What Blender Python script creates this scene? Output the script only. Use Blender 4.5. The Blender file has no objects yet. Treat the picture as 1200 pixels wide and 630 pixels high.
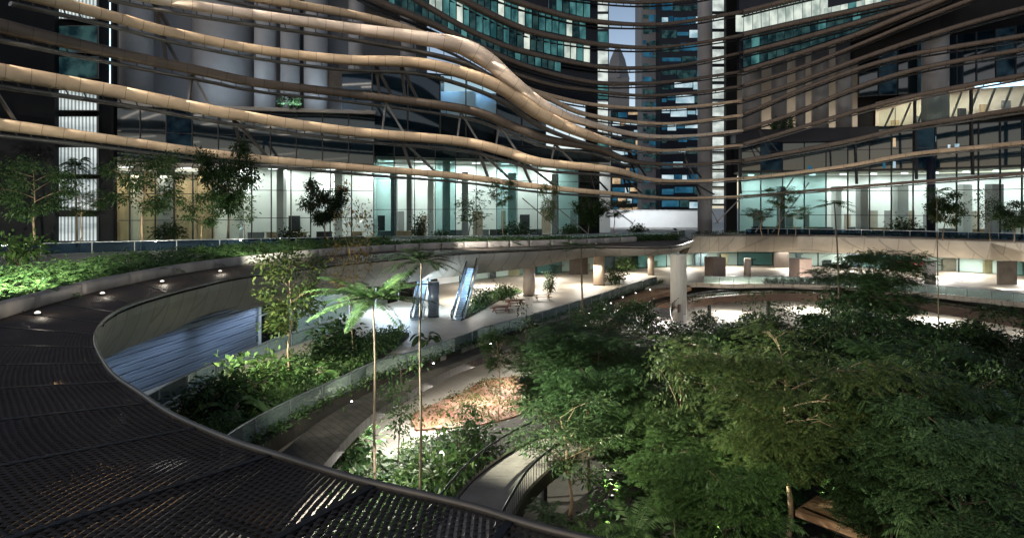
import bpy, math, random
import numpy as np
from mathutils import Vector

R = math.radians
scene = bpy.context.scene
COL = scene.collection

# ------------------------------------------------------------------ camera
F, HY, EYE = 750.0, 240.0, 17.0
cam = bpy.data.cameras.new("camera")
cam.sensor_width = 36.0
cam.lens = 22.5
cam.shift_y = -75.0 / 1200.0
cam.clip_end = 6000.0
cam.clip_start = 0.1
cam_o = bpy.data.objects.new("camera", cam)
cam_o.location = (0, 0, EYE)
cam_o.rotation_euler = (R(90), 0, 0)
COL.objects.link(cam_o)
scene.camera = cam_o

# ------------------------------------------------------------------ world, sun, exposure
SUN_EL, SUN_AZ = R(38), R(215)          # very weak light of the night sky
w = bpy.data.worlds.new("World")
scene.world = w
w.use_nodes = True
nt = w.node_tree
nt.nodes.clear()
sky = nt.nodes.new("ShaderNodeTexSky")
sky.sky_type = 'NISHITA'
sky.sun_disc = False
sky.sun_elevation = SUN_EL
sky.sun_rotation = SUN_AZ
sky.air_density = 1.0
sky.dust_density = 1.0
mixs = nt.nodes.new("ShaderNodeMix")
mixs.data_type = 'RGBA'
mixs.blend_type = 'MULTIPLY'
mixs.inputs[0].default_value = 1.0
mixs.inputs[7].default_value = (0.98, 0.87, 0.8, 1)
bg = nt.nodes.new("ShaderNodeBackground")
bg.inputs[1].default_value = 0.095
wo = nt.nodes.new("ShaderNodeOutputWorld")
nt.links.new(sky.outputs[0], mixs.inputs[6])
geo = nt.nodes.new("ShaderNodeTexCoord")
sep = nt.nodes.new("ShaderNodeSeparateXYZ")
nt.links.new(geo.outputs['Generated'], sep.inputs[0])
mr = nt.nodes.new("ShaderNodeMapRange")
for k_, v_ in zip((1, 2, 3, 4), (0.0, 0.6, 1.6, 0.55)):
    mr.inputs[k_].default_value = v_
nt.links.new(sep.outputs[2], mr.inputs[0])
glow = nt.nodes.new("ShaderNodeMix")
glow.data_type = 'RGBA'
glow.blend_type = 'MULTIPLY'
glow.inputs[0].default_value = 1.0
nt.links.new(mixs.outputs[2], glow.inputs[6])
nt.links.new(mr.outputs[0], glow.inputs[7])
nt.links.new(glow.outputs[2], bg.inputs[0])
nt.links.new(bg.outputs[0], wo.inputs[0])

sun = bpy.data.lights.new("sun", 'SUN')
sun.energy = 0.06
sun.angle = R(4)
sun.color = (0.8, 0.9, 1.0)
sun_o = bpy.data.objects.new("sun", sun)
sv = Vector((math.sin(SUN_AZ) * math.cos(SUN_EL), math.cos(SUN_AZ) * math.cos(SUN_EL), math.sin(SUN_EL)))
sun_o.rotation_euler = (-sv).to_track_quat('-Z', 'Y').to_euler()
sun_o.location = (0, -40, 80)
COL.objects.link(sun_o)

scene.view_settings.view_transform = 'Standard'
scene.view_settings.look = 'None'
scene.view_settings.exposure = 0.42
scene.view_settings.gamma = 1.0
scene.view_settings.use_curve_mapping = False
scene.render.engine = 'CYCLES'
cy = scene.cycles
cy.max_bounces = 6
cy.diffuse_bounces = 3
cy.glossy_bounces = 3
cy.transmission_bounces = 4
cy.transparent_max_bounces = 16
cy.sample_clamp_indirect = 4.0
cy.caustics_reflective = False
cy.caustics_refractive = False
cy.use_denoising = True

GARDEN, MID, TERR = 0.0, 4.2, 11.0


# ------------------------------------------------------------------ geometry helpers
def P(px, py, z):
    """the point of the horizontal plane at height z that a survey ray of the photograph meets"""
    d = (EYE - z) * F / (py - HY)
    return ((px - 600.0) / F * d, d, z)


def S(px, py, d):
    """the point at depth d of a survey ray"""
    return ((px - 600.0) / F * d, d, EYE + (HY - py) / F * d)


def catmull(pts, n):
    """smooth curve through points (any dimension), n samples by chord length"""
    p = np.array(pts, float)
    if len(p) == 2:
        t = np.linspace(0, 1, n)[:, None]
        return p[0] * (1 - t) + p[1] * t
    dist = np.concatenate([[0], np.cumsum(np.linalg.norm(np.diff(p[:, :min(3, p.shape[1])], axis=0), axis=1))])
    q = np.vstack([2 * p[0] - p[1], p, 2 * p[-1] - p[-2]])
    out = []
    for s in np.linspace(0, dist[-1], n):
        i = min(max(int(np.searchsorted(dist, s, 'right')) - 1, 0), len(p) - 2)
        t = (s - dist[i]) / max(dist[i + 1] - dist[i], 1e-9)
        a, b, c, d = q[i], q[i + 1], q[i + 2], q[i + 3]
        out.append(0.5 * ((2 * b) + (-a + c) * t + (2 * a - 5 * b + 4 * c - d) * t * t + (-a + 3 * b - 3 * c + d) * t ** 3))
    return np.array(out)


class MB:
    """collects geometry for one mesh"""

    def __init__(self):
        self.v, self.f, self.n = [], [], 0

    def add(self, verts, faces):
        verts = [tuple(map(float, q)) for q in verts]
        o = self.n
        self.v += verts
        self.f += [tuple(i + o for i in fc) for fc in faces]
        self.n += len(verts)
        return self

    def box(self, c, s, rz=0.0):
        hx, hy, hz = s[0] / 2, s[1] / 2, s[2] / 2
        ca, sa = math.cos(rz), math.sin(rz)
        vs = []
        for x, y, z in ((-1, -1, -1), (1, -1, -1), (1, 1, -1), (-1, 1, -1), (-1, -1, 1), (1, -1, 1), (1, 1, 1), (-1, 1, 1)):
            x, y, z = x * hx, y * hy, z * hz
            vs.append((c[0] + x * ca - y * sa, c[1] + x * sa + y * ca, c[2] + z))
        return self.add(vs, [(0, 3, 2, 1), (4, 5, 6, 7), (0, 1, 5, 4), (1, 2, 6, 5), (2, 3, 7, 6), (3, 0, 4, 7)])

    def tube(self, pts, r, seg=8, ry=None, caps=True, up=(0, 0, 1), sq=1.0):
        """swept ellipse; r = horizontal radius (number or list), ry = vertical radius"""
        p = np.array(pts, float)
        n = len(p)
        rr = np.full(n, r, float) if np.isscalar(r) else np.array(r, float)
        rv = rr if ry is None else (np.full(n, ry, float) if np.isscalar(ry) else np.array(ry, float))
        tg = np.gradient(p, axis=0)
        vs = []
        upv = np.array(up, float)
        for i in range(n):
            t = tg[i] / (np.linalg.norm(tg[i]) + 1e-12)
            u = upv if abs(t @ upv) < 0.95 else np.array((1.0, 0, 0))
            a = np.cross(t, u)
            a /= np.linalg.norm(a)
            b = np.cross(a, t)
            for k in range(seg):
                an = 2 * math.pi * k / seg
                vs.append(p[i] + a * math.copysign(abs(math.cos(an)) ** sq, math.cos(an)) * rr[i] + b * math.copysign(abs(math.sin(an)) ** sq, math.sin(an)) * rv[i])
        fs = []
        for i in range(n - 1):
            for k in range(seg):
                k2 = (k + 1) % seg
                fs.append((i * seg + k, i * seg + k2, (i + 1) * seg + k2, (i + 1) * seg + k))
        if caps:
            fs.append(tuple(range(seg))[::-1])
            fs.append(tuple((n - 1) * seg + k for k in range(seg)))
        return self.add(vs, fs)

    def cyl(self, c, r, h, seg=16, r2=None):
        return self.tube([c, (c[0], c[1], c[2] + h * .5), (c[0], c[1], c[2] + h)], [r, (r + (r2 or r)) / 2, r2 or r], seg)

    def beam(self, a, b, w, h=None):
        h = h or w
        a, b = Vector(a), Vector(b)
        t = (b - a).normalized()
        u = Vector((0, 0, 1)) if abs(t.z) < .95 else Vector((1, 0, 0))
        x = t.cross(u).normalized() * (w / 2)
        y = x.cross(t).normalized() * (h / 2)
        vs = [a - x - y, a + x - y, a + x + y, a - x + y, b - x - y, b + x - y, b + x + y, b - x + y]
        return self.add(vs, [(0, 3, 2, 1), (4, 5, 6, 7), (0, 1, 5, 4), (1, 2, 6, 5), (2, 3, 7, 6), (3, 0, 4, 7)])

    def strip(self, a, b):
        """surface between two polylines of equal length"""
        n = len(a)
        return self.add(list(a) + list(b), [(i, i + 1, n + i + 1, n + i) for i in range(n - 1)])

    def slab(self, a, b, top, bot):
        """solid between two plan polylines a, b, heights top and bot (numbers or arrays)"""
        n = len(a)
        T = np.full(n, top) if np.isscalar(top) else top
        B = np.full(n, bot) if np.isscalar(bot) else bot
        v = [(a[i][0], a[i][1], T[i]) for i in range(n)] + [(b[i][0], b[i][1], T[i]) for i in range(n)] + \
            [(b[i][0], b[i][1], B[i]) for i in range(n)] + [(a[i][0], a[i][1], B[i]) for i in range(n)]
        f = []
        for k in range(4):
            k2 = (k + 1) % 4
            f += [(k * n + i, k * n + i + 1, k2 * n + i + 1, k2 * n + i) for i in range(n - 1)]
        f += [(0, n, 2 * n, 3 * n), (n - 1, 4 * n - 1, 3 * n - 1, 2 * n - 1)]
        return self.add(v, f)

    def poly(self, pts, z, bot=None):
        """flat polygon (convex or not) at height z, with skirt to bot"""
        n = len(pts)
        v = [(p[0], p[1], z) for p in pts]
        f = [tuple(range(n))]
        if bot is not None:
            v += [(p[0], p[1], bot) for p in pts]
            f += [(i, n + i, n + (i + 1) % n, (i + 1) % n) for i in range(n)]
        return self.add(v, f)


def world_off(parent):
    o = Vector((0, 0, 0))
    while parent is not None:
        o = o + parent.location
        parent = parent.parent
    return o


def link(name, me, mat, parent=None):
    o = bpy.data.objects.new(name, me)
    COL.objects.link(o)
    if mat is not None:
        me.materials.append(mat)
    if parent is not None:
        o.parent = parent
    return o


def obj(name, mb, mat, parent=None, smooth=False, local=False):
    v = mb.v
    if parent is not None and not local:
        of = world_off(parent)
        v = [(a - of.x, b - of.y, c - of.z) for a, b, c in v]
    me = bpy.data.meshes.new(name)
    me.from_pydata(v, [], mb.f)
    me.update()
    if smooth:
        me.polygons.foreach_set('use_smooth', np.array([len(f) == 4 for f in mb.f]))
    return link(name, me, mat, parent)


def quads(name, V, mat, parent=None, smooth=False):
    """mesh of separate quads from an array (n,4,3), given in the parent's own space"""
    n = len(V)
    me = bpy.data.meshes.new(name)
    me.vertices.add(n * 4)
    me.vertices.foreach_set('co', np.ascontiguousarray(V, dtype=np.float32).ravel())
    me.loops.add(n * 4)
    me.loops.foreach_set('vertex_index', np.arange(n * 4, dtype=np.int32))
    me.polygons.add(n)
    me.polygons.foreach_set('loop_start', np.arange(0, n * 4, 4, dtype=np.int32))
    me.polygons.foreach_set('loop_total', np.full(n, 4, dtype=np.int32))
    me.update(calc_edges=True)
    me.validate()
    return link(name, me, mat, parent)


def tag(o, label=None, cat=None, group=None, kind=None):
    if label:
        o['label'] = label
    if cat:
        o['category'] = cat
    if group:
        o['group'] = group
    if kind:
        o['kind'] = kind
    return o


def thing(name, label, cat, loc=(0, 0, 0), group=None):
    o = bpy.data.objects.new(name, None)
    o.empty_display_size = 0.3
    o.location = loc
    COL.objects.link(o)
    return tag(o, label, cat, group)


# ------------------------------------------------------------------ materials
def newmat(name):
    m = bpy.data.materials.new(name)
    m.use_nodes = True
    m.node_tree.nodes.clear()
    out = m.node_tree.nodes.new("ShaderNodeOutputMaterial")
    return m, m.node_tree, out


def nd(nt, typ, **kw):
    n = nt.nodes.new(typ)
    for k, v in kw.items():
        if k == 'inp':
            for kk, vv in v.items():
                n.inputs[kk].default_value = vv
        else:
            setattr(n, k, v)
    return n


def rgba(c):
    return (c[0], c[1], c[2], 1.0)


def surf(name, c1, c2=None, rough=0.6, metal=0.0, scale=1.0, bump=0.0, bscale=None, stretch=(1, 1, 1), spec=0.5, coord='Object', detail=6, lo=.35, hi=.65):
    """base colour varied between c1 and c2 by noise, with optional bump"""
    m, nt, out = newmat(name)
    c2 = c2 or tuple(x * .75 for x in c1)
    tc = nd(nt, "ShaderNodeTexCoord")
    mp = nd(nt, "ShaderNodeMapping")
    mp.inputs['Scale'].default_value = stretch
    nt.links.new(tc.outputs[coord], mp.inputs[0])
    nz = nd(nt, "ShaderNodeTexNoise", inp={'Scale': scale, 'Detail': detail, 'Roughness': .6})
    nt.links.new(mp.outputs[0], nz.inputs['Vector'])
    rp = nd(nt, "ShaderNodeValToRGB")
    rp.color_ramp.elements[0].position = lo
    rp.color_ramp.elements[1].position = hi
    rp.color_ramp.elements[0].color = rgba(c1)
    rp.color_ramp.elements[1].color = rgba(c2)
    nt.links.new(nz.outputs[0], rp.inputs[0])
    b = nd(nt, "ShaderNodeBsdfPrincipled")
    b.inputs['Roughness'].default_value = rough
    b.inputs['Metallic'].default_value = metal
    b.inputs['Specular IOR Level'].default_value = spec
    nt.links.new(rp.outputs[0], b.inputs['Base Color'])
    if bump:
        nb = nd(nt, "ShaderNodeTexNoise", inp={'Scale': bscale or scale * 4, 'Detail': 5})
        nt.links.new(mp.outputs[0], nb.inputs['Vector'])
        bp = nd(nt, "ShaderNodeBump", inp={'Strength': bump, 'Distance': .05})
        nt.links.new(nb.outputs[0], bp.inputs['Height'])
        nt.links.new(bp.outputs[0], b.inputs['Normal'])
    nt.links.new(b.outputs[0], out.inputs[0])
    return m


def leafmat(name, c1, c2, c3, rough=.45, trans=.3):
    m, nt, out = newmat(name)
    g = nd(nt, "ShaderNodeNewGeometry")
    rp = nd(nt, "ShaderNodeValToRGB")
    e = rp.color_ramp.elements
    e[0].position, e[0].color = 0.0, rgba(c1)
    e[1].position, e[1].color = 1.0, rgba(c3)
    k = e.new(.55)
    k.color = rgba(c2)
    nt.links.new(g.outputs['Random Per Island'], rp.inputs[0])
    oi = nd(nt, "ShaderNodeObjectInfo")
    hv = nd(nt, "ShaderNodeHueSaturation")
    for k_, a_, b_ in (('Hue', .487, .51), ('Saturation', .85, 1.05), ('Value', .65, 1.25)):
        q_ = nd(nt, "ShaderNodeMapRange", inp={3: a_, 4: b_})
        w_ = nd(nt, "ShaderNodeMath", operation='FRACT')
        m_ = nd(nt, "ShaderNodeMath", operation='MULTIPLY', inp={1: {'Hue': 7.3, 'Saturation': 13.7, 'Value': 1.0}[k_]})
        nt.links.new(oi.outputs['Random'], m_.inputs[0])
        nt.links.new(m_.outputs[0], w_.inputs[0])
        nt.links.new(w_.outputs[0], q_.inputs[0])
        nt.links.new(q_.outputs[0], hv.inputs[k_])
    nt.links.new(rp.outputs[0], hv.inputs['Color'])
    rp = hv
    b = nd(nt, "ShaderNodeBsdfPrincipled", inp={'Roughness': rough, 'Specular IOR Level': .18})
    nt.links.new(rp.outputs[0], b.inputs['Base Color'])
    t = nd(nt, "ShaderNodeBsdfTranslucent")
    mx = nd(nt, "ShaderNodeMixShader", inp={0: trans})
    nt.links.new(rp.outputs[0], t.inputs[0])
    nt.links.new(b.outputs[0], mx.inputs[1])
    nt.links.new(t.outputs[0], mx.inputs[2])
    nt.links.new(mx.outputs[0], out.inputs[0])
    return m


def glassmat(name, tint=(.85, .95, .95), refl=.12, frost=0.0, frost_col=(.5, .6, .58)):
    m, nt, out = newmat(name)
    t = nd(nt, "ShaderNodeBsdfTransparent", inp={0: rgba(tint)})
    g = nd(nt, "ShaderNodeBsdfGlossy", inp={'Roughness': .04})
    fr = nd(nt, "ShaderNodeLayerWeight", inp={0: refl})
    mx = nd(nt, "ShaderNodeMixShader")
    nt.links.new(fr.outputs['Fresnel'], mx.inputs[0])
    src = t
    if frost:
        d = nd(nt, "ShaderNodeBsdfDiffuse", inp={0: rgba(frost_col)})
        tr = nd(nt, "ShaderNodeBsdfTranslucent", inp={0: rgba(frost_col)})
        a = nd(nt, "ShaderNodeMixShader", inp={0: .5})
        nt.links.new(d.outputs[0], a.inputs[1])
        nt.links.new(tr.outputs[0], a.inputs[2])
        src = nd(nt, "ShaderNodeMixShader", inp={0: frost})
        nt.links.new(t.outputs[0], src.inputs[1])
        nt.links.new(a.outputs[0], src.inputs[2])
    nt.links.new(src.outputs[0], mx.inputs[1])
    nt.links.new(g.outputs[0], mx.inputs[2])
    nt.links.new(mx.outputs[0], out.inputs[0])
    return m


def litmat(name, c1, c2, strength, scale=.8, stretch=(1, 1, 1), ribs=0.0):
    """a lit window or lamp: emission varied by what stands behind the pane, with a glossy face"""
    m, nt, out = newmat(name)
    tc = nd(nt, "ShaderNodeTexCoord")
    oi = nd(nt, "ShaderNodeObjectInfo")
    ad = nd(nt, "ShaderNodeVectorMath", operation='ADD')
    sc = nd(nt, "ShaderNodeVectorMath", operation='SCALE', inp={'Scale': 37.0})
    cx = nd(nt, "ShaderNodeCombineXYZ")
    nt.links.new(oi.outputs['Random'], cx.inputs[0])
    nt.links.new(oi.outputs['Random'], cx.inputs[2])
    nt.links.new(cx.outputs[0], sc.inputs[0])
    nt.links.new(tc.outputs['Object'], ad.inputs[0])
    nt.links.new(sc.outputs[0], ad.inputs[1])
    mp = nd(nt, "ShaderNodeMapping")
    mp.inputs['Scale'].default_value = stretch
    nt.links.new(ad.outputs[0], mp.inputs[0])
    nz = nd(nt, "ShaderNodeTexNoise", inp={'Scale': scale, 'Detail': 3})
    nt.links.new(mp.outputs[0], nz.inputs['Vector'])
    rp = nd(nt, "ShaderNodeValToRGB")
    rp.color_ramp.elements[0].position = .38
    rp.color_ramp.elements[1].position = .62
    rp.color_ramp.elements[0].color = rgba(c1)
    rp.color_ramp.elements[1].color = rgba(c2)
    nt.links.new(nz.outputs[0], rp.inputs[0])
    em = nd(nt, "ShaderNodeEmission")
    em.inputs[1].default_value = strength
    col = rp.outputs[0]
    if ribs:
        wv = nd(nt, "ShaderNodeTexWave", bands_direction='X', inp={'Scale': ribs, 'Distortion': .3})
        nt.links.new(tc.outputs['Object'], wv.inputs[0])
        mm = nd(nt, "ShaderNodeMix", data_type='RGBA', blend_type='MULTIPLY')
        mm.inputs[0].default_value = .75
        nt.links.new(col, mm.inputs[6])
        nt.links.new(wv.outputs[0], mm.inputs[7])
        col = mm.outputs[2]
    nt.links.new(col, em.inputs[0])
    g = nd(nt, "ShaderNodeBsdfGlossy", inp={'Roughness': .08, 0: (.25, .3, .32, 1)})
    fr = nd(nt, "ShaderNodeLayerWeight", inp={0: .12})
    mx = nd(nt, "ShaderNodeMixShader")
    nt.links.new(fr.outputs['Fresnel'], mx.inputs[0])
    nt.links.new(em.outputs[0], mx.inputs[1])
    nt.links.new(g.outputs[0], mx.inputs[2])
    nt.links.new(mx.outputs[0], out.inputs[0])
    return m


def ribbonmat(name, c1, c2, rough=.5, metal=.0):
    """cladding in short panels: thin dark seams along the ribbon from the UV-free panel count stored per mesh"""
    m, nt, out = newmat(name)
    at = nd(nt, "ShaderNodeAttribute", attribute_name='run')
    ms = nd(nt, "ShaderNodeMath", operation='MODULO', inp={1: 1.0})
    nt.links.new(at.outputs['Fac'], ms.inputs[0])
    lt = nd(nt, "ShaderNodeMath", operation='LESS_THAN', inp={1: .03})
    nt.links.new(ms.outputs[0], lt.inputs[0])
    fl = nd(nt, "ShaderNodeMath", operation='FLOOR')
    nt.links.new(at.outputs['Fac'], fl.inputs[0])
    wn = nd(nt, "ShaderNodeTexWhiteNoise", noise_dimensions='1D')
    nt.links.new(fl.outputs[0], wn.inputs['W'])
    tc = nd(nt, "ShaderNodeTexCoord")
    nz = nd(nt, "ShaderNodeTexNoise", inp={'Scale': .35, 'Detail': 8, 'Roughness': .7})
    nt.links.new(tc.outputs['Object'], nz.inputs['Vector'])
    av = nd(nt, "ShaderNodeMath", operation='MULTIPLY_ADD', inp={1: .16, 2: .1})
    nt.links.new(wn.outputs['Value'], av.inputs[0])
    ad = nd(nt, "ShaderNodeMath", operation='MULTIPLY_ADD', inp={1: .9})
    nt.links.new(nz.outputs[0], ad.inputs[0])
    nt.links.new(av.outputs[0], ad.inputs[2])
    rp = nd(nt, "ShaderNodeValToRGB")
    rp.color_ramp.elements[0].position = .3
    rp.color_ramp.elements[1].position = .9
    rp.color_ramp.elements[0].color = rgba(c1)
    rp.color_ramp.elements[1].color = rgba(c2)
    nt.links.new(ad.outputs[0], rp.inputs[0])
    mx = nd(nt, "ShaderNodeMix", data_type='RGBA')
    mx.inputs[7].default_value = rgba(tuple(x * .55 for x in c1))
    nt.links.new(lt.outputs[0], mx.inputs[0])
    nt.links.new(rp.outputs[0], mx.inputs[6])
    b = nd(nt, "ShaderNodeBsdfPrincipled", inp={'Roughness': rough, 'Metallic': metal})
    nt.links.new(mx.outputs[2], b.inputs['Base Color'])
    nt.links.new(b.outputs[0], out.inputs[0])
    return m


M = {}
M['pale_stone'] = surf('pale_stone', (.44, .41, .36), (.34, .32, .28), .55, scale=.35, bump=.15)
M['mid_stone'] = surf('mid_stone', (.40, .35, .28), (.30, .265, .215), .5, scale=.18, bump=.1, spec=.3)
M['dark_paving'] = surf('dark_paving', (.085, .075, .062), (.05, .045, .038), .8, scale=.9, bump=.2, spec=.2)
M['timber_deck'] = surf('timber_deck', (.34, .2, .11), (.22, .12, .065), .55, scale=1.2, stretch=(1, 1, 6), bump=.2)
M['bridge_wood'] = surf('bridge_wood', (.13, .075, .045), (.08, .045, .03), .5, scale=1.2, stretch=(1, 1, 6), bump=.2)
M['grey_deck'] = surf('grey_deck', (.3, .265, .225), (.2, .175, .15), .6, scale=.5, bump=.1)
M['soil'] = surf('soil', (.03, .023, .016), (.015, .012, .009), .95, scale=.8, bump=.6)
M['red_soil'] = surf('red_soil', (.24, .085, .055), (.24, .16, .115), .9, scale=.5, bump=.5)
M['deck'] = surf('deck', (.2, .19, .17), (.14, .135, .12), .5, scale=.4)
M['kerb'] = surf('kerb', (.36, .32, .29), (.2, .18, .165), .5, scale=.5, stretch=(1, 1, .4), bump=.1)
M['concrete'] = surf('concrete', (.33, .29, .235), (.19, .17, .14), .6, scale=.22, stretch=(1, 1, .8), bump=.1, lo=.3, hi=.75)
M['soffit'] = surf('soffit', (.45, .42, .38), (.38, .36, .32), .6, scale=.3)
M['brown_pier'] = surf('brown_pier', (.2, .145, .115), (.13, .095, .08), .5, scale=.5)
M['white_column'] = surf('white_column', (.62, .58, .5), (.5, .47, .4), .6, scale=.6, stretch=(1, 1, .15), bump=.25, bscale=5)
M['tan_column'] = surf('tan_column', (.4, .32, .25), (.3, .24, .19), .6, scale=.5)
M['bronze'] = surf('bronze', (.075, .06, .047), (.04, .033, .027), .35, metal=.55, scale=.7)
M['mesh_metal'] = surf('mesh_metal', (.075, .056, .042), (.045, .034, .026), .5, metal=.2, scale=.35)
M['rim'] = surf('rim', (.17, .155, .13), (.1, .09, .075), .3, metal=.5, scale=.5)
M['black_metal'] = surf('black_metal', (.02, .02, .022), (.012, .012, .013), .45, metal=.3, scale=2)
M['steel'] = surf('steel', (.45, .46, .46), (.35, .36, .36), .3, metal=.8, scale=2)
M['black_wall'] = surf('black_wall', (.012, .012, .014), (.007, .008, .009), .55, scale=.3, spec=.12)
M['navy_wall'] = surf('navy_wall', (.012, .016, .026), (.007, .009, .016), .35, scale=.15, spec=.2)
M['grey_wall'] = surf('grey_wall', (.19, .2, .215), (.12, .13, .145), .6, scale=.06, stretch=(1, 1, .5))
M['grey_column'] = surf('grey_column', (.3, .3, .31), (.22, .22, .225), .55, scale=.12)
M['warm_wall'] = surf('warm_wall', (.55, .5, .43), (.4, .36, .3), .6, scale=.2)
M['white_wall'] = surf('white_wall', (.72, .73, .72), (.58, .6, .6), .6, scale=.12)
M['wood_wall'] = surf('wood_wall', (.42, .32, .2), (.3, .22, .13), .5, scale=.6, stretch=(2, 2, .3))
M['blue_screen'] = surf('blue_screen', (.16, .19, .235), (.11, .13, .165), .22, metal=.2, scale=.4, stretch=(.3, .3, 3))
M['frame'] = surf('frame', (.03, .035, .04), (.02, .024, .028), .4, metal=.5, scale=2)
M['glass'] = glassmat('glass', (.88, .94, .92), .14)
M['teal_glass'] = glassmat('teal_glass', (.6, .76, .75), .2)
M['dark_glass'] = surf('dark_glass', (.006, .022, .034), (.003, .01, .018), .06, scale=.1, spec=.7)
M['rail_glass'] = glassmat('rail_glass', (.8, .9, .86), .14, .24, (.6, .68, .64))
M['rail_glass_dark'] = glassmat('rail_glass_dark', (.35, .45, .55), .12, .1, (.05, .09, .14))
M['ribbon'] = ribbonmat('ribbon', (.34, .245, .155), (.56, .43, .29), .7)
M['ribbon_dark'] = ribbonmat('ribbon_dark', (.075, .056, .042), (.13, .1, .075), .5, .2)  # darker cladding; on R3 it puts the unlit ribbon's shade into the colour
M['ribbon_pale'] = ribbonmat('ribbon_pale', (.42, .335, .25), (.62, .51, .41), .65)
M['strut'] = surf('strut', (.17, .165, .16), (.1, .098, .095), .45, metal=.3, scale=.5)
M['white_metal'] = surf('white_metal', (.7, .72, .74), (.6, .62, .64), .35, scale=1)
M['step'] = surf('step', (.22, .3, .38), (.12, .17, .24), .35, metal=.5, scale=3)
M['table_wood'] = surf('table_wood', (.2, .075, .045), (.12, .05, .03), .5, scale=3)
M['bark'] = surf('bark', (.13, .095, .06), (.06, .045, .03), .85, scale=3, stretch=(1, 1, .3), bump=.6)
M['bark_tan'] = surf('bark_tan', (.34, .24, .14), (.2, .14, .085), .8, scale=3, stretch=(1, 1, .3), bump=.5)
M['bark_pale'] = surf('bark_pale', (.3, .26, .19), (.16, .14, .1), .8, scale=4, stretch=(1, 1, .4), bump=.5)
M['leaf_mid'] = leafmat('leaf_mid', (.018, .045, .014), (.042, .088, .026), (.085, .14, .04))
M['leaf_dark'] = leafmat('leaf_dark', (.012, .028, .01), (.025, .052, .016), (.05, .09, .026))
M['leaf_yellow'] = leafmat('leaf_yellow', (.035, .07, .02), (.07, .11, .03), (.13, .16, .05))
M['leaf_fresh'] = leafmat('leaf_fresh', (.03, .07, .02), (.062, .125, .035), (.12, .19, .06))
M['leaf_rust'] = leafmat('leaf_rust', (.12, .1, .03), (.18, .12, .04), (.24, .15, .06))
M['ground_leaf'] = leafmat('ground_leaf', (.05, .08, .02), (.12, .13, .045), (.2, .14, .06))
M['lamp'] = litmat('lamp', (1, .93, .8), (1, .97, .9), 14.0)
M['lamp_soft'] = litmat('lamp_soft', (1, .9, .75), (1, .95, .85), 1.3)
M['ceil_light'] = litmat('ceil_light', (.9, .97, 1), (.95, 1, 1), 3.0)
M['win_white'] = litmat('win_white', (.24, .3, .27), (.6, .66, .58), 1.0, .5, (1, 1, .6))
M['win_teal'] = litmat('win_teal', (.012, .05, .055), (.07, .2, .2), .9, .45, (1, 1, .6))
M['win_dim'] = litmat('win_dim', (.004, .014, .018), (.03, .07, .07), .8, .5)
M['win_faint'] = litmat('win_faint', (.001, .003, .006), (.012, .025, .035), .8, .3)
M['win_cool'] = litmat('win_cool', (.25, .42, .5), (.65, .8, .86), .75, .25)
M['win_blue'] = litmat('win_blue', (.008, .05, .1), (.03, .14, .22), .7, .2)
M['win_warm'] = litmat('win_warm', (.35, .22, .12), (.8, .6, .38), .7, .4)
M['shaft'] = litmat('shaft', (.3, .34, .32), (.62, .68, .64), .95, .35, (1, 1, 1.6))
M['rib_panel'] = litmat('rib_panel', (.3, .36, .36), (.72, .8, .79), .95, .25, (.3, .3, 1.5), ribs=.55)
M['blue_bay'] = litmat('blue_bay', (.002, .02, .07), (.05, .25, .5), .9, .22, (1, 1, 1.8))
M['sky_room'] = litmat('sky_room', (.16, .125, .07), (.72, .62, .42), .8, .3, (1, 1, .7))
M['led_blue'] = litmat('led_blue', (.35, .7, 1), (.6, .85, 1), 2.5)
M['led_red'] = litmat('led_red', (.8, .05, .03), (.4, .03, .02), 1.0, 3)
M['black_board'] = surf('black_board', (.02, .012, .012), (.012, .008, .008), .4)


def joints(mat, size, dark=.72, rot=.3):
    nt = mat.node_tree
    b = [n for n in nt.nodes if n.type == 'BSDF_PRINCIPLED'][0]
    src = b.inputs['Base Color'].links[0].from_socket
    tc = nd(nt, "ShaderNodeTexCoord")
    mp = nd(nt, "ShaderNodeMapping")
    mp.inputs['Rotation'].default_value = (0, 0, rot)
    nt.links.new(tc.outputs['Object'], mp.inputs[0])
    br = nd(nt, "ShaderNodeTexBrick", inp={'Scale': 1.0 / size, 'Mortar Size': .012, 'Color1': (1, 1, 1, 1), 'Color2': (.88, .88, .88, 1), 'Mortar': (dark, dark, dark, 1), 'Bias': -.3})
    nt.links.new(mp.outputs[0], br.inputs['Vector'])
    mx = nd(nt, "ShaderNodeMix", data_type='RGBA', blend_type='MULTIPLY')
    mx.inputs[0].default_value = 1.0
    nt.links.new(src, mx.inputs[6])
    nt.links.new(br.outputs[0], mx.inputs[7])
    nt.links.new(mx.outputs[2], b.inputs['Base Color'])


joints(M['pale_stone'], 1.6, .55)
joints(M['mid_stone'], 2.2, .6)
joints(M['dark_paving'], 1.8, .4, .9)
joints(M['concrete'], 7.0, .7)


# ------------------------------------------------------------------ lights
def spot(loc, target, power, deg=60, color=(1, .95, .85), blend=.6, r=.15):
    l = bpy.data.lights.new("spot_light", 'SPOT')
    l.energy, l.spot_size, l.spot_blend, l.color, l.shadow_soft_size = power, R(deg), blend, color, r
    o = bpy.data.objects.new("spot_light", l)
    o.location = loc
    o.rotation_euler = (Vector(target) - Vector(loc)).to_track_quat('-Z', 'Y').to_euler()
    COL.objects.link(o)
    return o


def area(loc, target, power, sx, sy, color=(1, .95, .88), spread=180):
    l = bpy.data.lights.new("lamp_panel", 'AREA')
    l.shape = 'RECTANGLE'
    l.size, l.size_y, l.energy, l.color = sx, sy, power, color
    l.spread = R(spread)
    o = bpy.data.objects.new("lamp_panel", l)
    o.location = loc
    o.rotation_euler = (Vector(target) - Vector(loc)).to_track_quat('-Z', 'Y').to_euler()
    COL.objects.link(o)
    return o


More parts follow.
